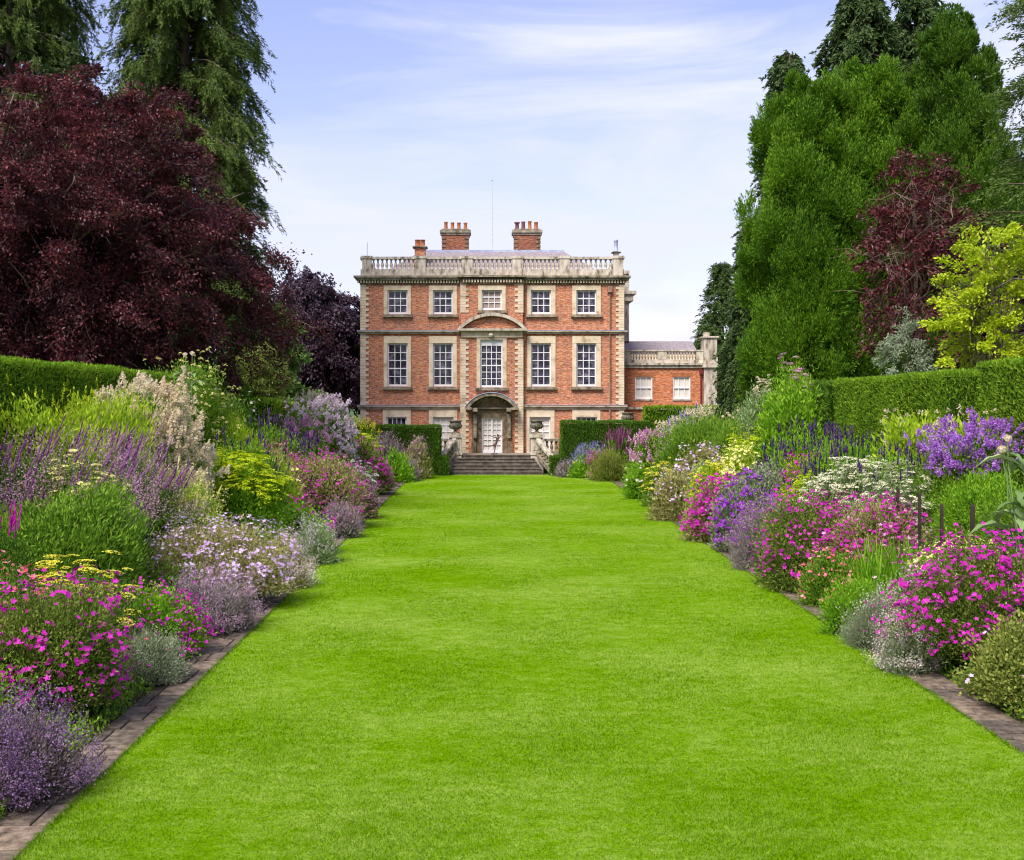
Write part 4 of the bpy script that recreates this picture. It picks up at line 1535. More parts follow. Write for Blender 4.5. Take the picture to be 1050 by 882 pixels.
# ------------------------------------------------------------------ trees
def limb_path(a, b, sag=.0, n=6, wob=.06):
    a, b = np.array(a, float), np.array(b, float)
    t = np.linspace(0, 1, n)[:, None]
    P = a + (b - a) * t
    ln = np.linalg.norm(b - a)
    P[1:-1] += rng.normal(0, wob * ln * .5, (n - 2, 3))
    P[:, 2] += (np.sin(t[:, 0] * pi) * sag * ln)
    return P


def broadleaf(name, label, X, Y, zc, rx, ry, rz, leaf, z0=None, sprays=700, per=120, L_=.22, W_=.13, spray=.95, droop=.25, trunk_r=.35,
              core=0.0, limbs=36, barkm='bark', amp=.18, inner=.45, shell=2.2, lumps=22, low=-1.0, bare=0):
    z0 = ground(X, Y) if z0 is None else z0
    r = empty(name, (X, Y, z0), label, 'tree')
    zc = zc - z0
    lp = Lumps(lumps, amp, .33, hemi=False)
    # limbs and trunk
    mt = MB()
    top = zc + rz * .35
    tp = limb_path((0, 0, -.2), (rng.normal(0, .2), rng.normal(0, .2), top), 0, 8, .02)
    mt.tube(tp, np.linspace(trunk_r, trunk_r * .3, 8), 9)
    ends = []
    for k in range(limbs):
        d = unit(rng.normal(size=3) + np.array([0, -.25, .25]))
        f = rng.uniform(.55, .97) * lp(d[None])[0]
        e = np.array([0, 0, zc]) + d * f * np.array([rx, ry, rz])
        if e[2] < zc + low * rz * .9: e[2] = zc + low * rz * .9
        zs = np.clip(rng.uniform(.25, .95) * top, .5, e[2] if e[2] > .8 else .8)
        s_ = np.array([np.interp(zs, tp[:, 2], tp[:, 0]), np.interp(zs, tp[:, 2], tp[:, 1]), zs])
        P = limb_path(s_, e, .08, 7, .07)
        r0 = trunk_r * rng.uniform(.16, .34)
        mt.tube(P, np.linspace(r0, r0 * .12, 7), 5)
        for q in range(3 + bare):
            i = rng.integers(2, 6)
            e2 = P[i] + unit(rng.normal(size=3) + d) * rng.uniform(.6, 1.8) * min(rx, 2.5) * .5
            P2 = limb_path(P[i], e2, .05, 5, .08)
            mt.tube(P2, np.linspace(r0 * .35, r0 * .07, 5), 4)
        ends.append(e)
    # sprays of leaves
    d = rdir(sprays)
    f = rng.random(sprays) ** (1 / shell)
    f = np.maximum(f, inner * rng.random(sprays))
    out = rng.random(sprays) < .14
    f = f * lp(d) * np.where(out, rng.uniform(1.02, 1.09, sprays), 1)
    C = np.array([0, 0, zc]) + d * f[:, None] * np.array([rx, ry, rz])
    C[:, 2] = np.maximum(C[:, 2], zc + low * rz + rng.uniform(0, .6, sprays))
    for k in np.nonzero(out & (f > .85))[0][:160]:      # twigs that carry the outermost sprays
        a = np.array([0, 0, zc]) + (C[k] - [0, 0, zc]) * .72 - [0, 0, .2]
        mt.tube(limb_path(a, C[k], .04, 4, .05), np.array([.03, .022, .015, .008]), 4)
    mt.build('trunk', M[barkm], r, True)
    ax = unit(d * [1, 1, .55] + np.array([0, 0, -droop]) + rng.normal(0, .3, C.shape))       # the way each spray points
    sd = unit(np.cross(ax, UP + rng.normal(0, .25, C.shape)))
    nn = np.cross(sd, ax)
    sz = spray * rng.uniform(.55, 1.3, sprays)
    u_ = rng.uniform(-.5, .5, (sprays, per))
    v_ = rng.normal(0, .33, (sprays, per)) * (1 - np.abs(u_ + .1) * 1.1)
    w_ = rng.normal(0, .10, (sprays, per))
    arch = -(u_ + .5) ** 2 * .35
    P = (C[:, None, :] + ax[:, None, :] * (u_ * sz[:, None])[..., None] + sd[:, None, :] * (v_ * sz[:, None])[..., None]
         + nn[:, None, :] * ((w_ + arch) * sz[:, None])[..., None]).reshape(-1, 3)
    n = len(P)
    A = unit(np.repeat(ax, per, 0) + rng.normal(0, .7, (n, 3)) + np.array([0, 0, -.25]))
    Nn = np.repeat(nn, per, 0) + rng.normal(0, .55, (n, 3))
    m = MB()
    m.kites(P, A, Nn, L_ * rng.uniform(.6, 1.3, n), W_ * rng.uniform(.7, 1.2, n), fold=.08)
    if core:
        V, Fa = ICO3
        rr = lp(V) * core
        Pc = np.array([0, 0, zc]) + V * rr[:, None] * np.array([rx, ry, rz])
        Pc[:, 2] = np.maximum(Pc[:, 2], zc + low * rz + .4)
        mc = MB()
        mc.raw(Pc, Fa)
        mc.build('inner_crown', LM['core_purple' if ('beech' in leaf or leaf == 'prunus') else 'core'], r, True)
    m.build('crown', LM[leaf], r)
    return r


def weeping_conifer(name, label, X, Y, ztop, zbot, rad, leaf, z0=None, whorls=34, per=9, sprays=14, leaves=34, L_=.26, W_=.09, droop=.5, prof=.75, trunk_r=.4, hang=1.0, taper=0.06, topw=0.0):
    """tall conifer: whorls of limbs that sweep out and hang curtains of foliage"""
    z0 = ground(X, Y) if z0 is None else z0
    r = empty(name, (X, Y, z0), label, 'tree')
    H, zb = ztop - z0, zbot - z0
    mt = MB()
    mt.tube([(0, 0, -.2), (0, 0, H * .5), (0.05, 0, H * .98)], [trunk_r, trunk_r * .6, .05], 8)
    Cs, As, Ss = [], [], []
    for k in range(whorls):
        t = (k + rng.random() * .6) / whorls
        z = zb + (H - zb) * t
        rr = rad * (topw + (1 - topw) * (1 - t) ** prof) * (1 - .25 * max(0, .2 - t) / .2) + taper * rad
        for b in range(per):
            a = rng.uniform(0, 2 * pi)
            ln = rr * rng.uniform(.65, 1.12)
            o = np.array([cos(a), sin(a), 0])
            u_ = np.linspace(0, 1, 6)
            zz = z + ln * (.18 * u_ - droop * u_ ** 2)
            P = np.stack([o[0] * ln * u_, o[1] * ln * u_, zz], 1)
            mt.tube(P, np.linspace(.05 + .012 * ln, .012, 6), 4)
            q = rng.uniform(.28, 1.0, sprays) ** .8
            C = np.stack([np.interp(q, u_, P[:, i]) for i in range(3)], 1) + rng.normal(0, .12, (sprays, 3))
            Cs.append(C)
            As.append(np.repeat(o[None], sprays, 0))
            Ss.append(np.full(sprays, (.5 + .5 * ln / rad)))
    C, O, Sz = np.concatenate(Cs), np.concatenate(As), np.concatenate(Ss)
    n0 = len(C)
    sideways = rng.normal(0, .35, (n0, 3)) * [1, 1, .2]
    ax = unit(O * .45 + sideways + np.array([0, 0, -1.0 * hang]))
    ln = rng.uniform(.6, 1.75, n0) * Sz
    u_ = rng.random((n0, leaves))
    wob = rng.normal(0, .085, (n0, leaves, 3))
    P = (C[:, None, :] + ax[:, None, :] * (u_ * ln[:, None])[..., None] + wob * (1.1 - u_)[..., None]).reshape(-1, 3)
    n = len(P)
    A = unit(np.repeat(ax, leaves, 0) * .9 + rng.normal(0, .45, (n, 3)) + np.repeat(O, leaves, 0) * .3)
    m = MB()
    m.kites(P, A, np.repeat(O, leaves, 0) + UP * .4 + rng.normal(0, .5, (n, 3)), L_ * rng.uniform(.6, 1.3, n), W_ * rng.uniform(.7, 1.2, n), fold=.06)
    mt.build('trunk', M['bark'], r, True)
    m.build('crown', LM[leaf], r)
    return r


def cypress(name, label, X, Y, ztop, rx, ry, leaf, lobes=230, lobe=1.0, per=330, L_=.15, W_=.040, prof=None, z0=None, flare=0.9, pw=4.2, qw=.62):
    """dense lobed cypress: plume-like lobes over an upright cone"""
    z0 = ground(X, Y) if z0 is None else z0
    H = ztop - z0
    r = empty(name, (X, Y, z0), label, 'tree')
    mt = MB()
    mt.tube([(0, 0, -.2), (0, 0, H * .6), (0, 0, H * .95)], [.4, .25, .04], 8)
    mt.build('trunk', M['bark'], r, True)

    def radius(t):
        return np.where(t < .25, flare + (1 - flare) * t / .25, (1 - (np.maximum(t - .25, 0) / .77) ** pw) ** qw)
    t = np.linspace(0.02, .985, 400)
    w = radius(t) + .12
    cdf = np.cumsum(w) / w.sum()
    tl = np.interp(rng.random(lobes), cdf, t)
    a = rng.uniform(0, 2 * pi, lobes)
    rr = radius(tl)
    ls = lobe * rng.uniform(.5, 1.3, lobes) * (.35 + .65 * rr) * (1.15 - .35 * tl)
    o = np.stack([np.cos(a), np.sin(a), np.zeros(lobes)], 1)
    C = o * np.stack([np.maximum(rx * rr - ls * .5 + rng.normal(0, .22, lobes) * rr, 0), np.maximum(ry * rr - ls * .5, 0), np.zeros(lobes)], 1)
    C[:, 2] = tl * H
    # inner mass
    mc = MB()
    V, Fa = ICO3
    tt = (V[:, 2] + 1) / 2
    Pc = np.stack([V[:, 0], V[:, 1], tt * H * .97], 1)
    hor = np.sqrt(V[:, 0] ** 2 + V[:, 1] ** 2) + 1e-6
    rad = radius(np.clip(tt, .02, .98)) * .66 * (1 - .5 * np.maximum(0, tt - .8) / .2)
    Pc[:, 0] = V[:, 0] / hor * rad * rx * np.minimum(1, hor * 3)
    Pc[:, 1] = V[:, 1] / hor * rad * ry * np.minimum(1, hor * 3)
    mc.raw(Pc, Fa)
    mc.build('inner_crown', LM['core'], r, True)
    # every lobe is a bunch of plume-like sprays that point out and up
    ns = max(8, per // 24)
    d = rdir(lobes * ns).reshape(lobes, ns, 3)
    dots = (d * (o + UP * .45)[:, None, :]).sum(-1, keepdims=True)
    d = np.where(dots < -.15, -d, d)
    tip = C[:, None, :] + d * ls[:, None, None] * rng.uniform(.78, 1.16, (lobes, ns, 1)) * np.array([.85, .85, 1.2])
    tip[..., 2] += .38 * ls[:, None]
    root = C[:, None, :] + d * ls[:, None, None] * .30
    u_ = rng.random((lobes, ns, 36, 1)) ** .8
    wide = ls[:, None, None, None] * .15 * (1.10 - u_)
    P = (root[:, :, None, :] + (tip - root)[:, :, None, :] * u_ + rng.normal(0, 1, (lobes, ns, 36, 3)) * wide).reshape(-1, 3)
    sd = np.repeat(unit(tip - root + UP * .12).reshape(-1, 3), 36, 0)
    dd = np.repeat(d.reshape(-1, 3), 36, 0)
    n = len(P)
    ax = unit(sd * 1.2 + UP * .25 + rng.normal(0, .42, (n, 3)))
    m = MB()
    m.kites(P, ax, dd + rng.normal(0, .6, (n, 3)), L_ * rng.uniform(.6, 1.35, n), W_ * rng.uniform(.7, 1.3, n), fold=.06)
    nf = 60000                                    # shoots filling the hollows between the lobes
    tf = np.interp(rng.random(nf), cdf, t)
    af = rng.uniform(0, 2 * pi, nf)
    of = np.stack([np.cos(af), np.sin(af), np.zeros(nf)], 1)
    rf = radius(tf) * rng.uniform(.58, .76, nf)
    Pf = of * np.stack([rx * rf, ry * rf, np.zeros(nf)], 1)
    Pf[:, 2] = tf * H
    m.kites(Pf, unit(of * .7 + UP + rng.normal(0, .5, Pf.shape)), of + rng.normal(0, .6, Pf.shape), L_ * 1.3 * rng.uniform(.6, 1.3, nf), W_ * 2.0, fold=.06)
    m.build('crown', LM[leaf], r)
    return r


def hedge(name, label, x0, x1, y0, y1, z0, z1, leaf, dens=260, L_=.12, z1b=None, cat='hedge', group=None, parts=None):
    """clipped hedge: solid inside, short shoots over every face; top may fall from z1 (near) to z1b (far)"""
    r = empty(name, ((x0 + x1) / 2, (y0 + y1) / 2, z0), label, cat, group)
    org = ((x0 + x1) / 2, (y0 + y1) / 2, z0)
    z1b = z1 if z1b is None else z1b
    e = .09
    mc = MB(org)
    V = [(x0 + e, y0 + e, z0), (x1 - e, y0 + e, z0), (x1 - e, y1 - e, z0), (x0 + e, y1 - e, z0),
         (x0 + e, y0 + e, z1 - e), (x1 - e, y0 + e, z1 - e), (x1 - e, y1 - e, z1b - e), (x0 + e, y1 - e, z1b - e)]
    mc.raw(V, [(0, 3, 2, 1), (4, 5, 6, 7), (0, 1, 5, 4), (1, 2, 6, 5), (2, 3, 7, 6), (3, 0, 4, 7)])
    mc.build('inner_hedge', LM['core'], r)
    m = MB(org)
    dx, dy = x1 - x0, y1 - y0

    def face(n, fn, nr):
        u_, v_ = rng.random(n), rng.random(n)
        P = fn(u_, v_)
        bump = (np.sin(P[:, 1] * 1.9 + P[:, 2] * 1.1) + np.sin(P[:, 0] * 2.3 + P[:, 2] * 2.9 + P[:, 1] * .7)) * .025
        nr = np.broadcast_to(np.array(nr, float), P.shape)
        P = P + nr * (bump + rng.uniform(-.10, .015, n))[:, None]
        ax = unit(nr * .45 + UP * .8 + rng.normal(0, .42, P.shape))
        m.kites(P, ax, nr + rng.normal(0, .6, P.shape), L_ * rng.uniform(.7, 1.7, n), L_ * .40 * rng.uniform(.7, 1.2, n), fold=.06)
    zt = lambda v: z1 + (z1b - z1) * v
    for (xx, sg) in ((x0, -1), (x1, 1)):
        n = int(dy * (z1 - z0) * dens)
        face(n, lambda u, v: np.stack([np.full(len(u), xx), y0 + dy * u, z0 + (zt(u) - z0) * v], 1), (sg, 0, 0))
    n = int(dx * (z1 - z0) * dens)
    face(n, lambda u, v: np.stack([x0 + dx * u, np.full(len(u), y0), z0 + (z1 - z0) * v], 1), (0, -1, 0))
    n = int(dx * dy * dens * 1.3)
    face(n, lambda u, v: np.stack([x0 + dx * u, y0 + dy * v, zt(v)], 1), (0, 0, 1))
    m.build('foliage', LM[leaf], r)
    return r

# ------------------------------------------------------------------ hedges
hedge('clipped_hedge', 'long clipped yew hedge behind the tall yellow green plants at the left border', -11.9, -10.4, 9, 40, 1.6, 5.35, 'hedge', 760, .075, z1b=5.25, group='hedges along the borders')
hedge('clipped_hedge', 'dark green hedge block behind the fennel, beside the feathery olive shrub', -11.6, -10.2, 45.5, 52, 1.6, 4.85, 'hedge_dark', 200, .14, group='hedges along the borders')
hedge('clipped_hedge', 'small rounded hedge block just left of the foot of the olive shrub', -10.6, -9.6, 54, 56.5, 1.4, 4.35, 'hedge', 200, .16, group='hedges along the borders')
hedge('clipped_hedge', 'low hedge running behind the lilac phlox towards the far copper beech', -11.2, -9.8, 58, 70, 1.4, 4.15, 'hedge', 160, .18, group='hedges along the borders')
hedge('clipped_hedge', 'tall near section of the yew hedge with a stepped top behind the violet bellflowers', 11.7, 13.3, 16, 29.3, 1.7, 5.42, 'hedge', 760, .075, z1b=5.28, group='hedges along the borders')
hedge('clipped_hedge', 'middle yew hedge section with a shaded end, below the purple leaved tree', 11.6, 13.0, 31.0, 41.0, 1.7, 5.10, 'hedge', 760, .075, z1b=5.05, group='hedges along the borders')
hedge('clipped_hedge', 'short far hedge end with its dark face beside the pink rose', 11.9, 13.3, 42.6, 48, 1.7, 5.0, 'hedge_dark', 220, .14, group='hedges along the borders')  # darker leaf colour carries the shade on its viewer-facing end
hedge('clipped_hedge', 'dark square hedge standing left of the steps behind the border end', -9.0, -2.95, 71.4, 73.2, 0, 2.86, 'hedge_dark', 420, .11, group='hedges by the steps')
hedge('clipped_hedge', 'low hedge step joined to the square hedge left of the staircase', -2.93, -2.42, 71.35, 72.2, 0, 1.12, 'hedge_dark', 420, .11, group='hedges by the steps')
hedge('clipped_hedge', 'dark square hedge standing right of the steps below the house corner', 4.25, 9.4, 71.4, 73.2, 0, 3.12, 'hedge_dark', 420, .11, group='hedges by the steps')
hedge('clipped_hedge', 'low hedge step at the foot of the balustrade right of the staircase', 3.55, 4.23, 71.35, 72.2, 0, 1.12, 'hedge_dark', 420, .11, group='hedges by the steps')
hedge('clipped_hedge', 'level hedge across the front of the low brick wing', 9.6, 14.5, 74.9, 76.2, 1.0, 3.95, 'hedge', 220, .16, group='hedges by the steps')

# ------------------------------------------------------------------ trees
broadleaf('copper_beech', 'huge dark red copper beech filling the left behind the long hedge', -16.7, 45, 9.7, 8.6, 6.5, 6.2, 'beech', sprays=1600, per=270, L_=.135, W_=.078, spray=1.25, trunk_r=.5, core=.40, limbs=60, barkm='bark_pale', amp=.20, low=-.82, inner=.6, shell=2.8, lumps=30)
broadleaf('copper_beech', 'far purple copper beech standing beside the left corner of the house', -13.8, 95, 8.0, 4.9, 4.5, 7.0, 'beech_far', sprays=760, per=110, L_=.30, W_=.17, spray=1.3, trunk_r=.5, core=.72, limbs=30, amp=.14, droop=.9, low=-.95, inner=.6)
weeping_conifer('weeping_conifer', 'tall drooping conifer with hanging green sprays rising behind the copper beech', -15.5, 62, 40, 8, 4.1, 'weeping', whorls=58, per=12, sprays=17, leaves=52, L_=.22, W_=.055, droop=.42, prof=.42, taper=.12)
weeping_conifer('weeping_conifer', 'drooping conifer cut by the top left corner of the view', -24.4, 62, 40, 10, 4.3, 'weeping', whorls=54, per=12, sprays=16, leaves=52, L_=.22, W_=.055, droop=.42, prof=.45, taper=.12)
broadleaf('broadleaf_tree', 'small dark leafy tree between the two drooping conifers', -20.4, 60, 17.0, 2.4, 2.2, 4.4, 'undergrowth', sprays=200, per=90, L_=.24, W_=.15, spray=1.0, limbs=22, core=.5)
broadleaf('broadleaf_tree', 'green leafy tree glimpsed under the lowest boughs of the copper beech', -12.2, 63, 7.0, 2.6, 2.2, 3.3, 'broad', sprays=200, per=90, L_=.22, W_=.13, spray=.9, limbs=16, core=.4)
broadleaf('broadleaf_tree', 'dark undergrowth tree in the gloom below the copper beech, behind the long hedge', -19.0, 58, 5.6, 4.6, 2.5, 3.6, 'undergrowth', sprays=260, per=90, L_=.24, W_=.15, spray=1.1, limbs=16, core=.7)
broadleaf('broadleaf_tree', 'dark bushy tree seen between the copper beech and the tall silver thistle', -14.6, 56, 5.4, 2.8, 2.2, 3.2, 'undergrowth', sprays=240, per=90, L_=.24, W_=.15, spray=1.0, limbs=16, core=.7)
broadleaf('broadleaf_tree', 'olive green bushes in the distance left of the far copper beech', -17.5, 90, 4.2, 4.6, 3, 3.4, 'broad', sprays=240, per=80, L_=.3, W_=.2, spray=1.2, limbs=10, core=.7)
broadleaf('feathery_shrub', 'feathery olive yellow shrub standing before the far copper beech', -11.0, 57.5, 4.6, 1.55, 1.4, 2.5, 'willow', sprays=230, per=110, L_=.17, W_=.06, spray=.75, limbs=20, trunk_r=.12, core=.45, droop=-.5)

cypress('cypress', 'bright green lobed cypress nearest the house, broad to the ground', 14.3, 55, 18.9, 2.65, 2.9, 'cypress', lobes=150, lobe=1.2, per=1080, flare=1.02)
cypress('cypress', 'middle green cypress growing against the bright lobed one', 17.5, 56.5, 20.0, 2.8, 2.9, 'cypress', lobes=150, lobe=1.18, per=1000, flare=1.0)
cypress('cypress', 'tallest dark green cypress at the right, pointed at the top of the view', 21.0, 55.5, 22.6, 3.6, 3.3, 'cypress_dark', lobes=210, lobe=1.08, per=860, flare=1.0, pw=2.3, qw=.85)
weeping_conifer('weeping_conifer', 'slim dark drooping conifer peeping out left behind the cypresses', 16.2, 66, 23.6, 7, 1.75, 'weeping_blue', whorls=30, per=7, sprays=11, leaves=30, L_=.28, W_=.11, droop=.5, prof=.6, taper=.15)
weeping_conifer('weeping_conifer', 'dark drooping conifer with a broad top standing behind the middle cypress', 20.7, 68, 27.6, 14, 2.8, 'weeping_blue', whorls=26, per=9, sprays=13, leaves=34, L_=.30, W_=.12, droop=.5, prof=.5, taper=.2)
weeping_conifer('weeping_conifer', 'thin dark drooping conifer behind the tip of the tallest cypress', 24.4, 70, 29, 18, 1.9, 'weeping_blue', whorls=18, per=7, sprays=11, leaves=30, L_=.30, W_=.12, droop=.5, prof=.5, taper=.2)
weeping_conifer('weeping_conifer', 'low dark drooping conifer sweeping to the ground beside the brick wing', 12.5, 58, 13.0, 1.6, 1.6, 'weeping_blue', whorls=36, per=9, sprays=13, leaves=36, L_=.20, W_=.07, droop=.6, prof=.85, taper=.1)
weeping_conifer('fir', 'small pointed fir rising behind the end pier of the wing', 17.1, 90, 14.6, 3, 2.9, 'fir', whorls=24, per=7, sprays=9, leaves=26, L_=.26, W_=.08, droop=.12, prof=.95, hang=.4, taper=.03)
broadleaf('purple_plum', 'purple leaved plum tree with bare pale twigs in front of the cypresses', 14.7, 42, 9.8, 2.1, 1.8, 3.9, 'prunus', sprays=170, per=70, L_=.16, W_=.09, spray=.95, limbs=44, trunk_r=.16, barkm='bark_pale', droop=.15, inner=.5, low=-.9, bare=2)
broadleaf('purple_plum', 'second purple leaved tree dark behind the golden leaved one', 17.4, 41.5, 7.6, 2.2, 1.6, 2.8, 'prunus', sprays=230, per=90, L_=.16, W_=.09, spray=.9, limbs=20, trunk_r=.14, barkm='bark_pale', core=.5, low=-.9)
broadleaf('golden_tree', 'golden yellow leaved tree above the hedge at the right edge', 14.2, 34.5, 6.9, 1.95, 1.4, 2.8, 'robinia', sprays=135, per=120, L_=.125, W_=.075, spray=.62, limbs=34, amp=.3, lumps=26, trunk_r=.10, droop=-.15, inner=.5, low=-.9, barkm='bark', bare=1)
broadleaf('silver_shrub', 'silver leaved shrub peeping over the hedge under the golden tree', 13.9, 40.5, 5.6, 1.0, .8, 1.6, 'silver', sprays=70, per=90, L_=.12, W_=.035, spray=.65, limbs=14, trunk_r=.07, core=.4, amp=.35)
weeping_conifer('cedar', 'cedar whose level boughs reach in from the right edge', 18.5, 38, 19.5, 5, 2.6, 'weeping', whorls=15, per=6, sprays=14, leaves=42, L_=.14, W_=.05, droop=.1, prof=.35, hang=.25, taper=.25)

# ------------------------------------------------------------------ left border, near to far
B = border_plant
mag = disc('magenta', 85, .047, .12)
B('catmint', 'mauve catmint spilling over the paving at the lower left corner', 'flowering plant', -5.39, 13.5, .78, .82, 'dusk', [haze('catmint', 520, .026, .1, k=6, len=.22)], upright=.7, leafW=.4)
B('geranium', 'largest magenta cranesbill mound at the left edge above the catmint', 'flowering plant', -6.09, 16.6, 1.02, 1.78, 'cranesbill', [disc('magenta', 144, .047, .03)], upright=.25)
B('avens', 'sprinkling of small coral red flowers behind the left magenta cranesbill', 'flowering plant', -7.0, 17.9, .6, 1.8, 'green_deep', [disc('coral', 63, .041, .3)])
B('yarrow', 'flat topped yellow yarrow behind the left magenta cranesbill', 'flowering plant', -6.75, 19.3, .95, 1.55, 'green_deep', [plate('yellow', 13, .135, .3, f0=1.1, f1=1.3, stem=.5, k=60, s=.035)], upright=.7, p=3)
B('santolina', 'silver grey feathery mound beside the paving under the yarrow', 'flowering plant', -5.49, 19.0, .72, .74, 'grey', [haze('creamwhite', 90, .016, .2, k=3), disc('coral', 2.2, .04, .4)], upright=.5, leafW=.22)
B('phlox', 'tall dense leafy green stand not yet in flower, left of the lilac cranesbill', 'flowering plant', -7.9, 22.0, 1.4, 2.65, 'green', [], upright=.9, leafW=.34, leafL=.10, p=2.6, tuft=22, amp=.3)
B('loosestrife', 'thin magenta loosestrife spikes against the leafy stand at the left edge', 'flowering plant', -8.0, 19.8, .45, 2.3, 'green_deep', [spike('magenta', 5, .018, .5, len=.45, stem=.3, jit=.08, seg=8)], upright=.8)
B('geranium', 'fresh green cranesbill with scattered small purple flowers beside the paving', 'flowering plant', -5.59, 20.9, .9, 1.12, 'green_fresh', [disc('magenta', 130, .036, .05)], upright=.3, leafW=.7, leafL=.055)
B('daylily', 'dark green strap leaves between the yarrow and the purple flowered cranesbill', 'flowering plant', -6.45, 20.4, .5, 1.35, 'green', [], strap=dict(n=170, wd=.035, spread=.5))
B('catmint', 'dusky mauve catmint between the green cranesbill and the lilac mound', 'flowering plant', -5.39, 23.3, .8, .9, 'greymauve', [haze('mauve', 330, .026, .1, k=6, len=.22)], upright=.7)
B('geranium', 'wide tan and lilac cranesbill mound leaning over the lawn edge', 'flowering plant', -6.14, 26.1, 1.8, 1.6, 'tan', [disc('lilac', 110, .048, .25), haze('blush', 60, .022, .3, k=3, name='seed_head')], ry=1.5, upright=.3)
B('baby_breath', 'pale pink airy mound at the lawn end of the lilac cranesbill', 'flowering plant', -4.94, 28.8, .6, 1.05, 'tan', [haze('blush', 620, .026, .05, k=3)], upright=.5)
B('verbascum', 'pale lime leafy clump with cream flowers behind the lilac cranesbill', 'flowering plant', -7.5, 28.6, 1.1, 2.6, 'green_lime', [haze('paleyellow', 110, .04, .1, k=4, len=.2), spike('paleyellow', 4, .03, .4, len=.35, stem=.3)], upright=.7)
B('daylily', 'dark strap leaves behind the left part of the lilac cranesbill', 'flowering plant', -7.6, 25.4, .6, 2.2, 'green_deep', [], strap=dict(n=190, wd=.04, spread=.45))
B('yarrow', 'pale cream yellow yarrow above the leafy green stand', 'flowering plant', -7.9, 23.6, .8, 2.95, 'green', [plate('paleyellow', 20, .10, .3, stem=.3, k=34, s=.035, f1=1.15)], upright=.6)
B('salvia', 'tall purple salvia spikes leaning right at the left edge', 'flowering plant', -8.9, 24.0, 1.5, 3.1, 'green_deep', [spike('salvia', 11, .02, .45, len=.6, stem=.3, lean=(0.36, 0, 0), f1=1.2, jit=.1, seg=7), haze('rose_mauve', 250, .036, .2, k=5, len=.35, f0=1.0, f1=1.16, name='faded_bloom'), spike('spike', 3, .02, .1, len=.2, hi=.6, name='blossom')], upright=.8)
B('salvia', 'tall purple salvia spikes leaning right in front of the cream plumes', 'flowering plant', -8.4, 27.4, 1.4, 3.05, 'green_deep', [spike('salvia', 11, .02, .45, len=.6, stem=.3, lean=(0.4, 0, 0), f1=1.2, jit=.1, seg=7), haze('rose_mauve', 250, .036, .2, k=5, len=.35, f0=1.0, f1=1.16, name='faded_bloom'), spike('spike', 3, .02, .1, len=.2, hi=.6, name='blossom')], upright=.8)
B('goldenrod', 'arching yellow green goldenrod at the left edge under the hedge', 'flowering plant', -9.2, 25.5, 1.15, 4.05, 'green_lime', [plume('limeflower', 2.5, .06, .5, tall=4.0, f1=1.15)], upright=.6, f1=1.1, leafL=.13, leafW=.3)
B('goldenrod', 'yellow green goldenrod with nodding tips in front of the long hedge', 'flowering plant', -9.2, 29.0, 1.3, 4.3, 'green_lime', [plume('limeflower', 2.5, .06, .5, tall=4.0, f1=1.15)], upright=.6, f1=1.1, leafL=.13, leafW=.3)
B('goats_beard', 'cream plumes of goats beard beside the goldenrod', 'flowering plant', -8.9, 31.0, 1.45, 4.3, 'green', [plume('buff', 60, .14, .1, tall=1.9, k=64, s=.055)], upright=.5)
B('goats_beard', 'lower cream plumes falling towards the purple salvia', 'flowering plant', -8.1, 30.6, .9, 3.3, 'green', [plume('buff', 50, .13, .1, tall=1.9, k=60, s=.055)], upright=.5)
B('scabious', 'giant scabious with many pale yellow buttons behind the cream plumes', 'flowering plant', -9.7, 38.5, 1.5, 5.2, 'green', [button('paleyellow', 30, .06, .1, f1=1.14, k=16)], upright=.7, leafW=.3, amp=.32, tuft=24)
B('geranium', 'bushy green cranesbill with magenta flowers before the lime spurge', 'flowering plant', -5.54, 35.2, .85, 1.35, 'green_fresh', [disc('magenta', 60, .054, .2)], upright=.3, leafW=.8)
B('lavender', 'pale silvery lavender spilling onto the paving by the lime spurge', 'flowering plant', -4.84, 33.0, .62, 1.0, 'sage', [haze('lilac_pale', 130, .03, .2, k=4)], upright=.6, leafW=.25)
B('spurge', 'bright lime yellow spurge mound in the middle of the left border', 'flowering plant', -6.7, 33.4, 1.2, 2.6, 'green_fresh', [plate('limeflower', 46, .12, .4, stem=.2, k=30, s=.05)], upright=.5)
B('catmint', 'mauve grey catmint on the edge before the long magenta drift', 'flowering plant', -4.79, 39.2, .55, 1.0, 'greymauve', [haze('mauve', 250, .032, .1, k=5)], upright=.7)
B('agastache', 'dark violet upright spikes among green leaves behind the lime spurge', 'flowering plant', -7.6, 37.0, 1.25, 2.95, 'green', [spike('spike', 7, .026, .3, len=.32, stem=.4, f1=1.2)], upright=.7)
B('fennel', 'soft lime green fennel mound in front of the scabious', 'flowering plant', -8.4, 39.6, 1.05, 3.75, 'green_lime', [], upright=.7, leafW=.16)
B('agastache', 'second stand of dark violet spikes right of the fennel', 'flowering plant', -7.9, 43.0, 1.2, 3.2, 'green', [spike('spike', 7, .028, .3, len=.34, stem=.4, f1=1.2)], upright=.7)
B('cranesbill', 'long tan and magenta cranesbill drift in the middle of the left border', 'flowering plant', -6.04, 42.6, 1.6, 2.3, 'tan', [disc('magenta', 90, .050, .1), haze('mauve', 30, .04, .0, k=3, name='seed_head')], upright=.35)
B('cranesbill', 'magenta cranesbill reaching back from the long drift towards the violet spikes', 'flowering plant', -7.1, 40.4, 1.1, 2.7, 'tan', [disc('magenta', 69, .049, .2)], upright=.35)
B('catmint', 'pinkish tan mound right at the tip of the magenta drift', 'flowering plant', -5.04, 45.6, .7, 1.5, 'plum', [haze('mauve', 110, .04, .1, k=4), disc('magenta', 15, .054, .2)], upright=.5)
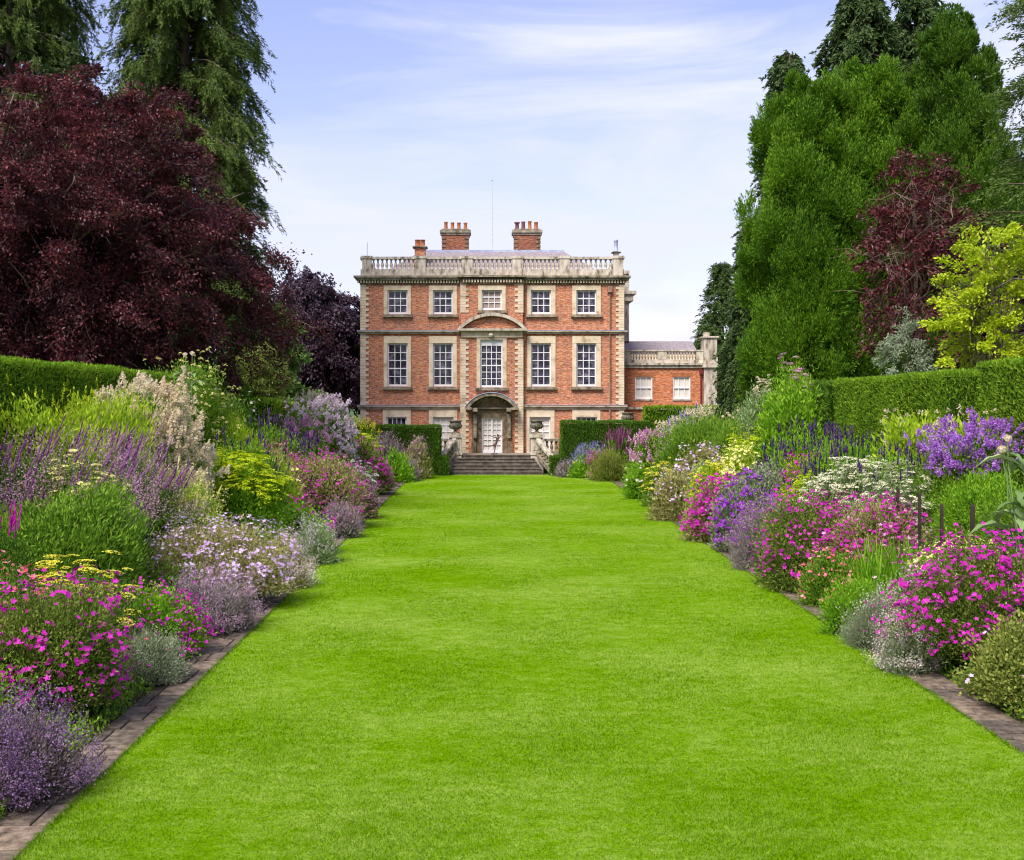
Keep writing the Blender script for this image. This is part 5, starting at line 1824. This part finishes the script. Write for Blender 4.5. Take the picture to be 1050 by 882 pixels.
B('phlox', 'pale lilac phlox heads before the far copper beech', 'flowering plant', -7.6, 54.5, 1.7, 3.95, 'green', [plume('lilac_pale', 34, .15, .15, tall=1.1, k=40, s=.075)], upright=.6)
B('phlox', 'rose pink phlox heads below the pale lilac ones', 'flowering plant', -7.4, 48.5, 1.05, 3.2, 'green', [plume('pink', 40, .13, .2, tall=1.1, k=36, s=.065)], upright=.6)
B('goats_beard', 'far cream plumes between the lilac phlox and the house', 'flowering plant', -9.3, 66, 1.5, 4.15, 'green', [plume('buff', 16, .22, .2, tall=2.0, k=50, s=.09)], upright=.5)
B('geranium', 'far magenta cranesbill near the clipped hedge by the steps', 'flowering plant', -5.84, 57.0, 1.3, 2.4, 'cranesbill', [disc('magenta', 90, .061, .05)], upright=.35)
B('yarrow', 'white flowered clump in front of the far magenta cranesbill', 'flowering plant', -5.39, 50.5, .62, 1.65, 'green', [plate('white', 26, .12, .2, k=20, s=.06)], upright=.5)
B('lady_mantle', 'lime yellow cushion among the far magenta flowers', 'flowering plant', -6.6, 62.5, .8, 2.35, 'green_lime', [plate('limeflower', 26, .14, .3, k=20, s=.07)], upright=.4)
B('mullein', 'loose pale yellow flower heads before the dark hedge left of the steps', 'flowering plant', -7.2, 69.2, .95, 2.9, 'green', [plume('yellow', 9, .14, .4, tall=1.6, k=24, s=.07), disc('plumspike', 8, .06, .2)], upright=.6)
B('lavender', 'hazy grey lilac mound before the dark hedge left of the steps', 'flowering plant', -5.74, 68.5, .95, 2.2, 'greymauve', [haze('mauve', 50, .05, .2, k=4)], upright=.6)
B('box_ball', 'plain green mound at the far end of the left border', 'shrub', -4.94, 65.5, .72, 1.5, 'green_fresh', [], upright=.5)
B('sedum', 'tan and pink tufted mound ending the left border at the lawn', 'flowering plant', -4.15, 68.8, .85, 1.95, 'tan', [haze('mauve', 40, .05, .3, k=4), disc('pink', 7, .066, .4)], upright=.7)
B('catmint', 'greyish catmint tuft between the plain green mound and the tan one', 'flowering plant', -4.5, 66.8, .55, 1.1, 'greymauve', [haze('mauve', 60, .05, .1, k=4)], upright=.6)
B('astilbe', 'pale mixed clump filling between spurge and magenta drift', 'flowering plant', -7.0, 38.6, .9, 2.4, 'green_lime', [disc('paleyellow', 18, .06, .2)], upright=.5)
B('shrub_rose', 'loose green shrub with few pale flowers behind the giant scabious', 'shrub', -9.3, 43.8, 1.1, 4.3, 'green_deep', [disc('blush', 6, .07, .3)], upright=.5)
B('bronze_foliage', 'dull bronze leaved clump behind the rose pink phlox', 'plant', -8.8, 50.5, 1.1, 3.5, 'plum', [], upright=.5)
B('bush', 'dark leafy bush behind the second violet spikes', 'shrub', -9.3, 48.6, 1.05, 3.4, 'green_deep', [], upright=.5)
B('bush', 'low leafy green bush between violet spikes and rose pink phlox', 'shrub', -7.4, 45.6, .85, 2.7, 'green', [spike('spike', 12, .04, .4, len=.4)], upright=.5)
B('bush', 'plain green bush behind the far magenta cranesbill', 'shrub', -8.0, 60.5, 1.2, 3.0, 'green', [], upright=.5)

# ------------------------------------------------------------------ right border, near to far
B('potentilla', 'yellowish olive potentilla bush at the lower right edge', 'shrub', 7.75, 17.5, .82, 1.2, 'olive', [disc('lilac', 7, .038, .2)], upright=.2, leafW=.7)
B('geranium', 'biggest magenta cranesbill on the right, behind the olive potentilla', 'flowering plant', 8.1, 19.7, 1.2, 2.0, 'cranesbill', [disc('magenta', 154, .047, .03), haze('buff', 40, .03, .0, k=3, hi=.6, name='seed_head')], upright=.3)
B('baby_breath', 'white and blush carpet tumbling onto the paving beside the right magenta mound', 'flowering plant', 6.80, 19.8, .45, .72, 'grey', [haze('blush', 700, .022, .05, k=4)], upright=.4)
B('lavender', 'round silver green lavender cushion beside the blush carpet', 'flowering plant', 6.98, 21.8, .52, .86, 'grey', [haze('blush', 150, .022, .3, k=3)], upright=.7, leafW=.2)
B('pinks', 'fresh green leafy clump at the edge between lavender cushion and coral flowers', 'plant', 6.88, 23.0, .58, 1.0, 'green_fresh', [], upright=.5, leafW=.4)
B('pinks', 'pale pink flowers on thin stems above the fresh green clump', 'flowering plant', 7.75, 22.6, .42, 1.15, 'sage', [disc('pink', 33, .046, .35)], upright=.7)
B('iris', 'upright bright green strap leaves behind the fresh green clump', 'plant', 8.0, 24.3, .85, 1.75, 'green_fresh', [], strap=dict(n=330, wd=.035, spread=.35))
B('daylily', 'pale yellow daylilies behind the right magenta cranesbill', 'flowering plant', 8.9, 22.6, .85, 1.75, 'green_fresh', [disc('paleyellow', 30, .07, .35, f0=1.02, f1=1.16)], strap=dict(n=360, wd=.035, spread=.4, mound=False))
B('geranium', 'broad magenta cranesbill mound halfway along the right lawn edge', 'flowering plant', 7.53, 28.6, 1.3, 2.0, 'cranesbill', [disc('magenta', 96, .054, .1)], upright=.3)
B('geranium', 'magenta cranesbill joining the broad one before the cream flowers', 'flowering plant', 8.7, 27.0, 1.15, 2.05, 'tan', [disc('magenta', 102, .052, .2), disc('pink', 15, .055, .1)], upright=.3)
B('avens', 'coral pink small flowered clump at the foot of the broad magenta mound', 'flowering plant', 7.43, 26.1, .7, 1.05, 'green', [disc('coral', 69, .046, .1)], upright=.4)
B('lavender', 'hazy lavender spikes between the two right magenta mounds', 'flowering plant', 7.28, 31.8, .85, 1.55, 'greymauve', [haze('mauve', 170, .032, .2, k=6, len=.28), disc('violet', 21, .055, .3)], upright=.8, leafW=.25)
B('sage', 'deep violet sage behind the hazy lavender', 'flowering plant', 7.58, 35.6, 1.0, 2.0, 'sage', [disc('violet', 110, .07, .05)], upright=.6)
B('geranium', 'round magenta mound bulging over the lawn before the violet sage', 'flowering plant', 7.13, 38.3, .95, 1.8, 'tan', [disc('magenta', 150, .062, .1)], upright=.3)
B('masterwort', 'creamy white drift behind the broad magenta mound', 'flowering plant', 9.2, 30.4, 1.45, 2.6, 'sage', [plate('creamwhite', 190, .075, .05, k=16, s=.045, stem=.2)], ry=1.3, upright=.5)
B('masterwort', 'creamy white drift reaching the dark stakes', 'flowering plant', 9.75, 28.3, 1.1, 2.6, 'sage', [plate('creamwhite', 170, .075, .05, k=16, s=.045, stem=.2)], upright=.5)
B('michaelmas_daisy', 'dense mid green stand behind the dark stakes', 'plant', 10.75, 26.0, 1.05, 2.75, 'green_fresh', [], upright=.75, leafW=.35, p=2.6, tuft=28, amp=.3)
B('michaelmas_daisy', 'dense mid green stand at the right edge below the silver thistle', 'plant', 10.8, 23.6, 1.0, 2.55, 'green', [disc('pink', 2, .035, .2)], upright=.75, leafW=.35, p=2.6, tuft=28, amp=.3)
B('veronica', 'forest of dark purple spikes on the right before the pink rose', 'flowering plant', 9.7, 38.2, 1.5, 3.1, 'green_fresh', [spike('spike', 21, 0.03, .25, len=0.33, stem=.4, f1=1.15, splay=.08, jit=.05)], upright=.6)
B('veronica', 'dark purple spikes over lime leaves before the leafy yellow green plant', 'flowering plant', 10.0, 33.6, 1.45, 3.1, 'green_fresh', [spike('spike', 21, 0.027, .25, len=0.3, stem=.4, f1=1.15, splay=.08, jit=.05)], upright=.6)
B('veronica', 'dark purple spikes at the foot of the violet bellflowers', 'flowering plant', 10.2, 29.3, 1.1, 2.95, 'green_fresh', [spike('spike', 24, 0.024, .25, len=0.26, stem=.4, f1=1.15, splay=.08, jit=.05)], upright=.6)
B('bellflower', 'bright violet bellflower mass under the near hedge', 'flowering plant', 10.95, 27.6, 1.3, 3.55, 'green', [plume('campanula', 72, .062, .5, tall=2.2, k=34, s=.05)], upright=.6)
B('joe_pye', 'leafy yellow green plant with dull pink tips behind the bellflowers', 'flowering plant', 11.0, 31.4, 1.1, 3.85, 'green_lime', [plume('buff', 3.5, .09, .5, tall=1.2, k=24, s=.04)], upright=.5, leafL=.19)
B('joe_pye', 'leafy yellow green plant between the bellflowers and the near hedge', 'flowering plant', 11.1, 28.6, .9, 3.8, 'green_lime', [plume('buff', 3.5, .09, .5, tall=1.2, k=24, s=.04)], upright=.5, leafL=.18)
B('shrub_rose', 'pink flowered rose at the far end of the right hedge', 'shrub', 11.2, 44.6, .95, 5.3, 'green_fresh', [plate('pink', 3, .12, .45, k=18, s=.07)], upright=.4)
B('shrub', 'broad leafy bright green shrub beneath the pink rose', 'shrub', 10.5, 42.4, 1.25, 4.75, 'green_fresh', [], upright=.4, leafL=.2)
B('globe_thistle', 'grey green thistle left of the leafy shrub', 'flowering plant', 10.6, 46.8, .85, 4.6, 'sage', [button('buff', 6, .08, .5, f1=1.15)], upright=.6)
B('lady_mantle', 'lime yellow cushion between asters and purple spikes', 'flowering plant', 9.3, 43.4, .85, 2.95, 'green_lime', [plate('limeflower', 40, .12, .3, k=20, s=.05)], upright=.4)
B('lady_mantle', 'lime yellow patch behind the violet sage', 'flowering plant', 9.0, 33.4, .85, 2.3, 'green_lime', [plate('limeflower', 34, .10, .3, k=20, s=.045)], upright=.4)
B('artemisia', 'silver grey leaved clump above the violet sage', 'plant', 8.4, 36.6, .95, 2.3, 'grey', [disc('violet', 7, .055, .3)], upright=.5)
B('cranesbill', 'few magenta flowers over lime leaves under the purple spikes', 'flowering plant', 9.3, 35.6, .8, 2.6, 'green_lime', [disc('magenta', 55, .050, .3)], upright=.4)
B('evening_primrose', 'soft yellow flowers behind the round magenta mound', 'flowering plant', 8.5, 41.5, .8, 2.6, 'green_lime', [disc('paleyellow', 60, .07, .15)], upright=.4)
B('sedum', 'yellow flat heads left of the soft yellow flowers', 'flowering plant', 7.43, 41.8, .55, 1.95, 'green_lime', [plate('yellow', 44, .10, .2, k=18, s=.05)], upright=.4)
B('michaelmas_daisy', 'tall fine leaved green stand in the far right border', 'plant', 9.5, 54.2, 1.9, 3.45, 'green', [], ry=2.0, upright=.85, leafW=.28, p=3)
B('michaelmas_daisy', 'tall fine leaved green stand beside the grey thistle', 'plant', 9.9, 48.4, 1.35, 3.55, 'green', [], upright=.85, leafW=.28, p=3)
B('geranium', 'rounded tan cranesbill with pale lilac flowers over the far right lawn edge', 'flowering plant', 6.88, 45.0, .95, 1.7, 'tan', [disc('lilac', 14, .06, .3), haze('blush', 40, .03, .3, k=3, name='seed_head')], upright=.35)
B('cranesbill', 'hazy tan and lilac drift before the tall green stand', 'flowering plant', 8.2, 47.2, 1.15, 2.4, 'tan', [disc('lilac', 24, .071, .3)], upright=.45)
B('sedum', 'pale yellow cushion on the edge of the far right border', 'flowering plant', 7.08, 50.5, .65, 1.6, 'green', [plate('yellow', 34, .12, .2, k=18, s=.06)], upright=.4)
B('musk_mallow', 'light green clump with few blush flowers at the far right edge', 'flowering plant', 6.83, 55.0, .8, 1.4, 'green_fresh', [disc('blush', 9, .07, .2)], upright=.5)
B('astilbe', 'pink feathery astilbe behind the light green clump', 'flowering plant', 7.9, 60.0, .95, 2.45, 'green', [plume('pink', 16, .13, .3, tall=2.2, k=24, s=.07)], upright=.6)
B('ornamental_grass', 'dark olive grassy mound at the far end of the right border', 'plant', 6.63, 67.0, .95, 1.5, 'olive', [], upright=.95, leafW=.16)
B('salvia', 'plum coloured spikes behind the dark olive mound', 'flowering plant', 7.35, 69.2, .7, 2.15, 'green', [spike('plumspike', 22, .035, .3, len=.6, stem=.3)], upright=.8)
B('lavender', 'blue lavender before the dark hedge right of the steps', 'flowering plant', 5.75, 70.2, .95, 1.6, 'sage', [haze('blue', 110, .06, .25, k=4)], upright=.7)
B('geranium', 'small magenta clump left of the dark olive mound', 'flowering plant', 6.05, 67.8, .45, 1.4, 'tan', [disc('magenta', 85, .077, .1)], upright=.35)
B('catmint', 'low mauve catmint at the foot of the hedge right of the steps', 'flowering plant', 4.55, 70.3, .65, .78, 'greymauve', [haze('mauve', 60, .055, .1, k=4)], upright=.6)
B('box_ball', 'light green low clump before the blue lavender', 'plant', 5.25, 69.3, .6, 1.05, 'green_fresh', [disc('yellow', 6, .06, .4)], upright=.4)
B('meadow_rue', 'airy cream flowered tall plants below the wing hedge', 'flowering plant', 11.1, 65.5, 2.0, 3.7, 'sage', [plume('cream', 26, .12, .2, tall=2.0, k=16, s=.08), spike('blue', 3, .06, .4, len=.35)], upright=.7)
B('goldenrod', 'yellow green clump behind the pink astilbe', 'flowering plant', 9.2, 66.5, 1.25, 2.75, 'green', [plume('cream', 6, .14, .3, tall=1.6, k=20, s=.08), plume('pink', 3, .14, .4, tall=1.4, k=20, s=.08)], upright=.6)
B('bush', 'pale green bush between the astilbe and the tall green stand', 'shrub', 8.7, 60.5, 1.1, 2.7, 'green', [plume('blush', 6, .13, .3, tall=1.6, k=18, s=.07)], upright=.6)
B('bush', 'green bush under the low dark conifer by the wing', 'shrub', 11.3, 57.5, 1.35, 3.9, 'green', [], upright=.5)
B('bush', 'loose sage green bush in front of the low dark conifer', 'shrub', 11.4, 51.5, 1.15, 4.1, 'sage', [], upright=.6)
B('bush', 'green leafy filler between lime patch and creamy drift', 'plant', 9.6, 35.2, .8, 2.5, 'green_fresh', [], upright=.5)
B('bush', 'low pale mound between soft yellow flowers and hazy lilac drift', 'plant', 7.9, 44.2, .7, 2.1, 'sage', [disc('lilac_pale', 30, .055, .2)], upright=.5)


# thistles with big silver leaves
def cardoon(X, Y, ztop, label, heads=5, nl=26, LL=.75):
    z0 = ground(X, Y)
    h = ztop - z0
    r = empty('cardoon', (X, Y, z0), label, 'flowering plant')
    m = MB()
    for k in range(heads):
        a = rng.uniform(0, 2 * pi)
        e = np.array([.5 * cos(a) * rng.uniform(.3, 1), .5 * sin(a) * rng.uniform(.3, 1), h * rng.uniform(.72, .96)])
        P = limb_path((0, 0, h * .1), e, 0, 6, .03)
        ms = MB()
        ms.tube(P, np.linspace(.018, .008, 6), 6)
        so = ms.build('stem', LM['sage'], r)
        mh = MB()
        V, Fa = ICO2
        mh.raw(V * np.array([.05, .05, .06]) + e + [0, 0, .05], Fa)
        d = rdir(90)
        d[:, 2] = np.abs(d[:, 2])
        mh.kites(e + [0, 0, .05] + d * .04, d + UP * .4, rdir(90), .05, .02)
        mh.build('flower_head', LM['buff'], so)
    for k in range(nl):
        a = rng.uniform(0, 2 * pi)
        zb = h * rng.uniform(.05, .78)
        o = np.array([cos(a), sin(a), 0.])
        ln = LL * rng.uniform(.6, 1.1) * (1.1 - .5 * zb / h)
        u_ = np.linspace(0, 1, 9)
        mid = o[None] * (ln * u_)[:, None] + UP * (zb + ln * (.75 * u_ - .75 * u_ ** 2.2))[:, None]
        sd = np.array([-sin(a), cos(a), 0])
        wd_ = ln * .16 * np.sin(np.clip(u_ * pi * .92 + .15, 0, pi)) * (1 + .25 * np.cos(u_ * 26))
        V = np.concatenate([mid + sd * wd_[:, None] + UP * (wd_ * .5)[:, None], mid, mid - sd * wd_[:, None] + UP * (wd_ * .5)[:, None]])
        Fa = [(i, i + 1, 9 + i + 1, 9 + i) for i in range(8)] + [(9 + i, 9 + i + 1, 18 + i + 1, 18 + i) for i in range(8)]
        m.raw(V, Fa)
    m.build('foliage', LM['sage'], r)


cardoon(-9.0, 36.6, 6.25, 'tall silver green thistle standing up before the copper beech', 6, 34, .8)
cardoon(9.35, 21.3, 4.35, 'silver leaved thistle with large drooping leaves at the right edge', 3, 46, 1.0)
cardoon(10.3, 51.5, 4.5, 'thin grey thistle left of the bright leafy shrub', 6, 22, .6)

# dark stakes among the right border
for (px, Y, pt, lab) in ((921, 27.0, 500, 'dark wooden stake nearest the creamy white drift'), (943, 25.8, 505, 'dark wooden stake second from the creamy drift'),
                         (965.5, 24.6, 517, 'dark wooden stake in the middle of the row of five'), (997.5, 24.0, 517, 'stoutest dark wooden stake, right of the middle one'),
                         (1023, 23.4, 527, 'short brown stake at the right end of the row')):
    X = (px - 502) * Y / 1250
    zt_ = CZ - (pt - 411) * Y / 1250
    z0 = ground(X)
    m = MB((X, Y, z0))
    w_ = .034 if px > 990 else .029
    tx = rng.normal(0, .02)
    V = []
    for (zz, s_) in ((z0 - .2, 1), (zt_ - .05, 1), (zt_, .55)):
        for q in ((-1, -1), (1, -1), (1, 1), (-1, 1)):
            V.append((X + q[0] * w_ * s_ + tx * (zz - zt_), Y + q[1] * w_ * s_, zz))
    m.raw(V, [(0, 1, 5, 4), (1, 2, 6, 5), (2, 3, 7, 6), (3, 0, 4, 7), (4, 5, 9, 8), (5, 6, 10, 9), (6, 7, 11, 10), (7, 4, 8, 11), (8, 9, 10, 11)])
    so = tag(m.build('stake', M['wood']), lab, 'stake', 'stakes in the right border')
    so.location = (X, Y, z0)

# low leaves covering the bare soil between the clumps
m = MB()
for (x0, x1, n) in ((-10.3, -5.1, 120000), (7.2, 11.6, 105000)):
    Y = (9.0 ** -.6 + rng.random(n) * (71 ** -.6 - 9.0 ** -.6)) ** (-1 / .6)
    X = rng.uniform(x0, x1, n)
    Z = np.array([ground(x) for x in X])
    P = np.stack([X, Y, Z + rng.uniform(0, 1, n) ** 1.6 * np.where((X < -5.7) | (X > 7.7), .8, .22)], 1)
    m.kites(P, unit(rng.normal(0, .6, P.shape) + UP * .7), rdir(n), np.clip(.0032 * Y, .07, .2) * rng.uniform(.6, 1.4, n), np.clip(.0016 * Y, .035, .1), fold=.06)
tag(m.build('ground_cover', LM['green']), 'low green leaves covering the soil between the clumps', 'ground cover', kind='stuff')
print('verts', sum(len(o.data.vertices) for o in bpy.data.objects if o.type == 'MESH'))
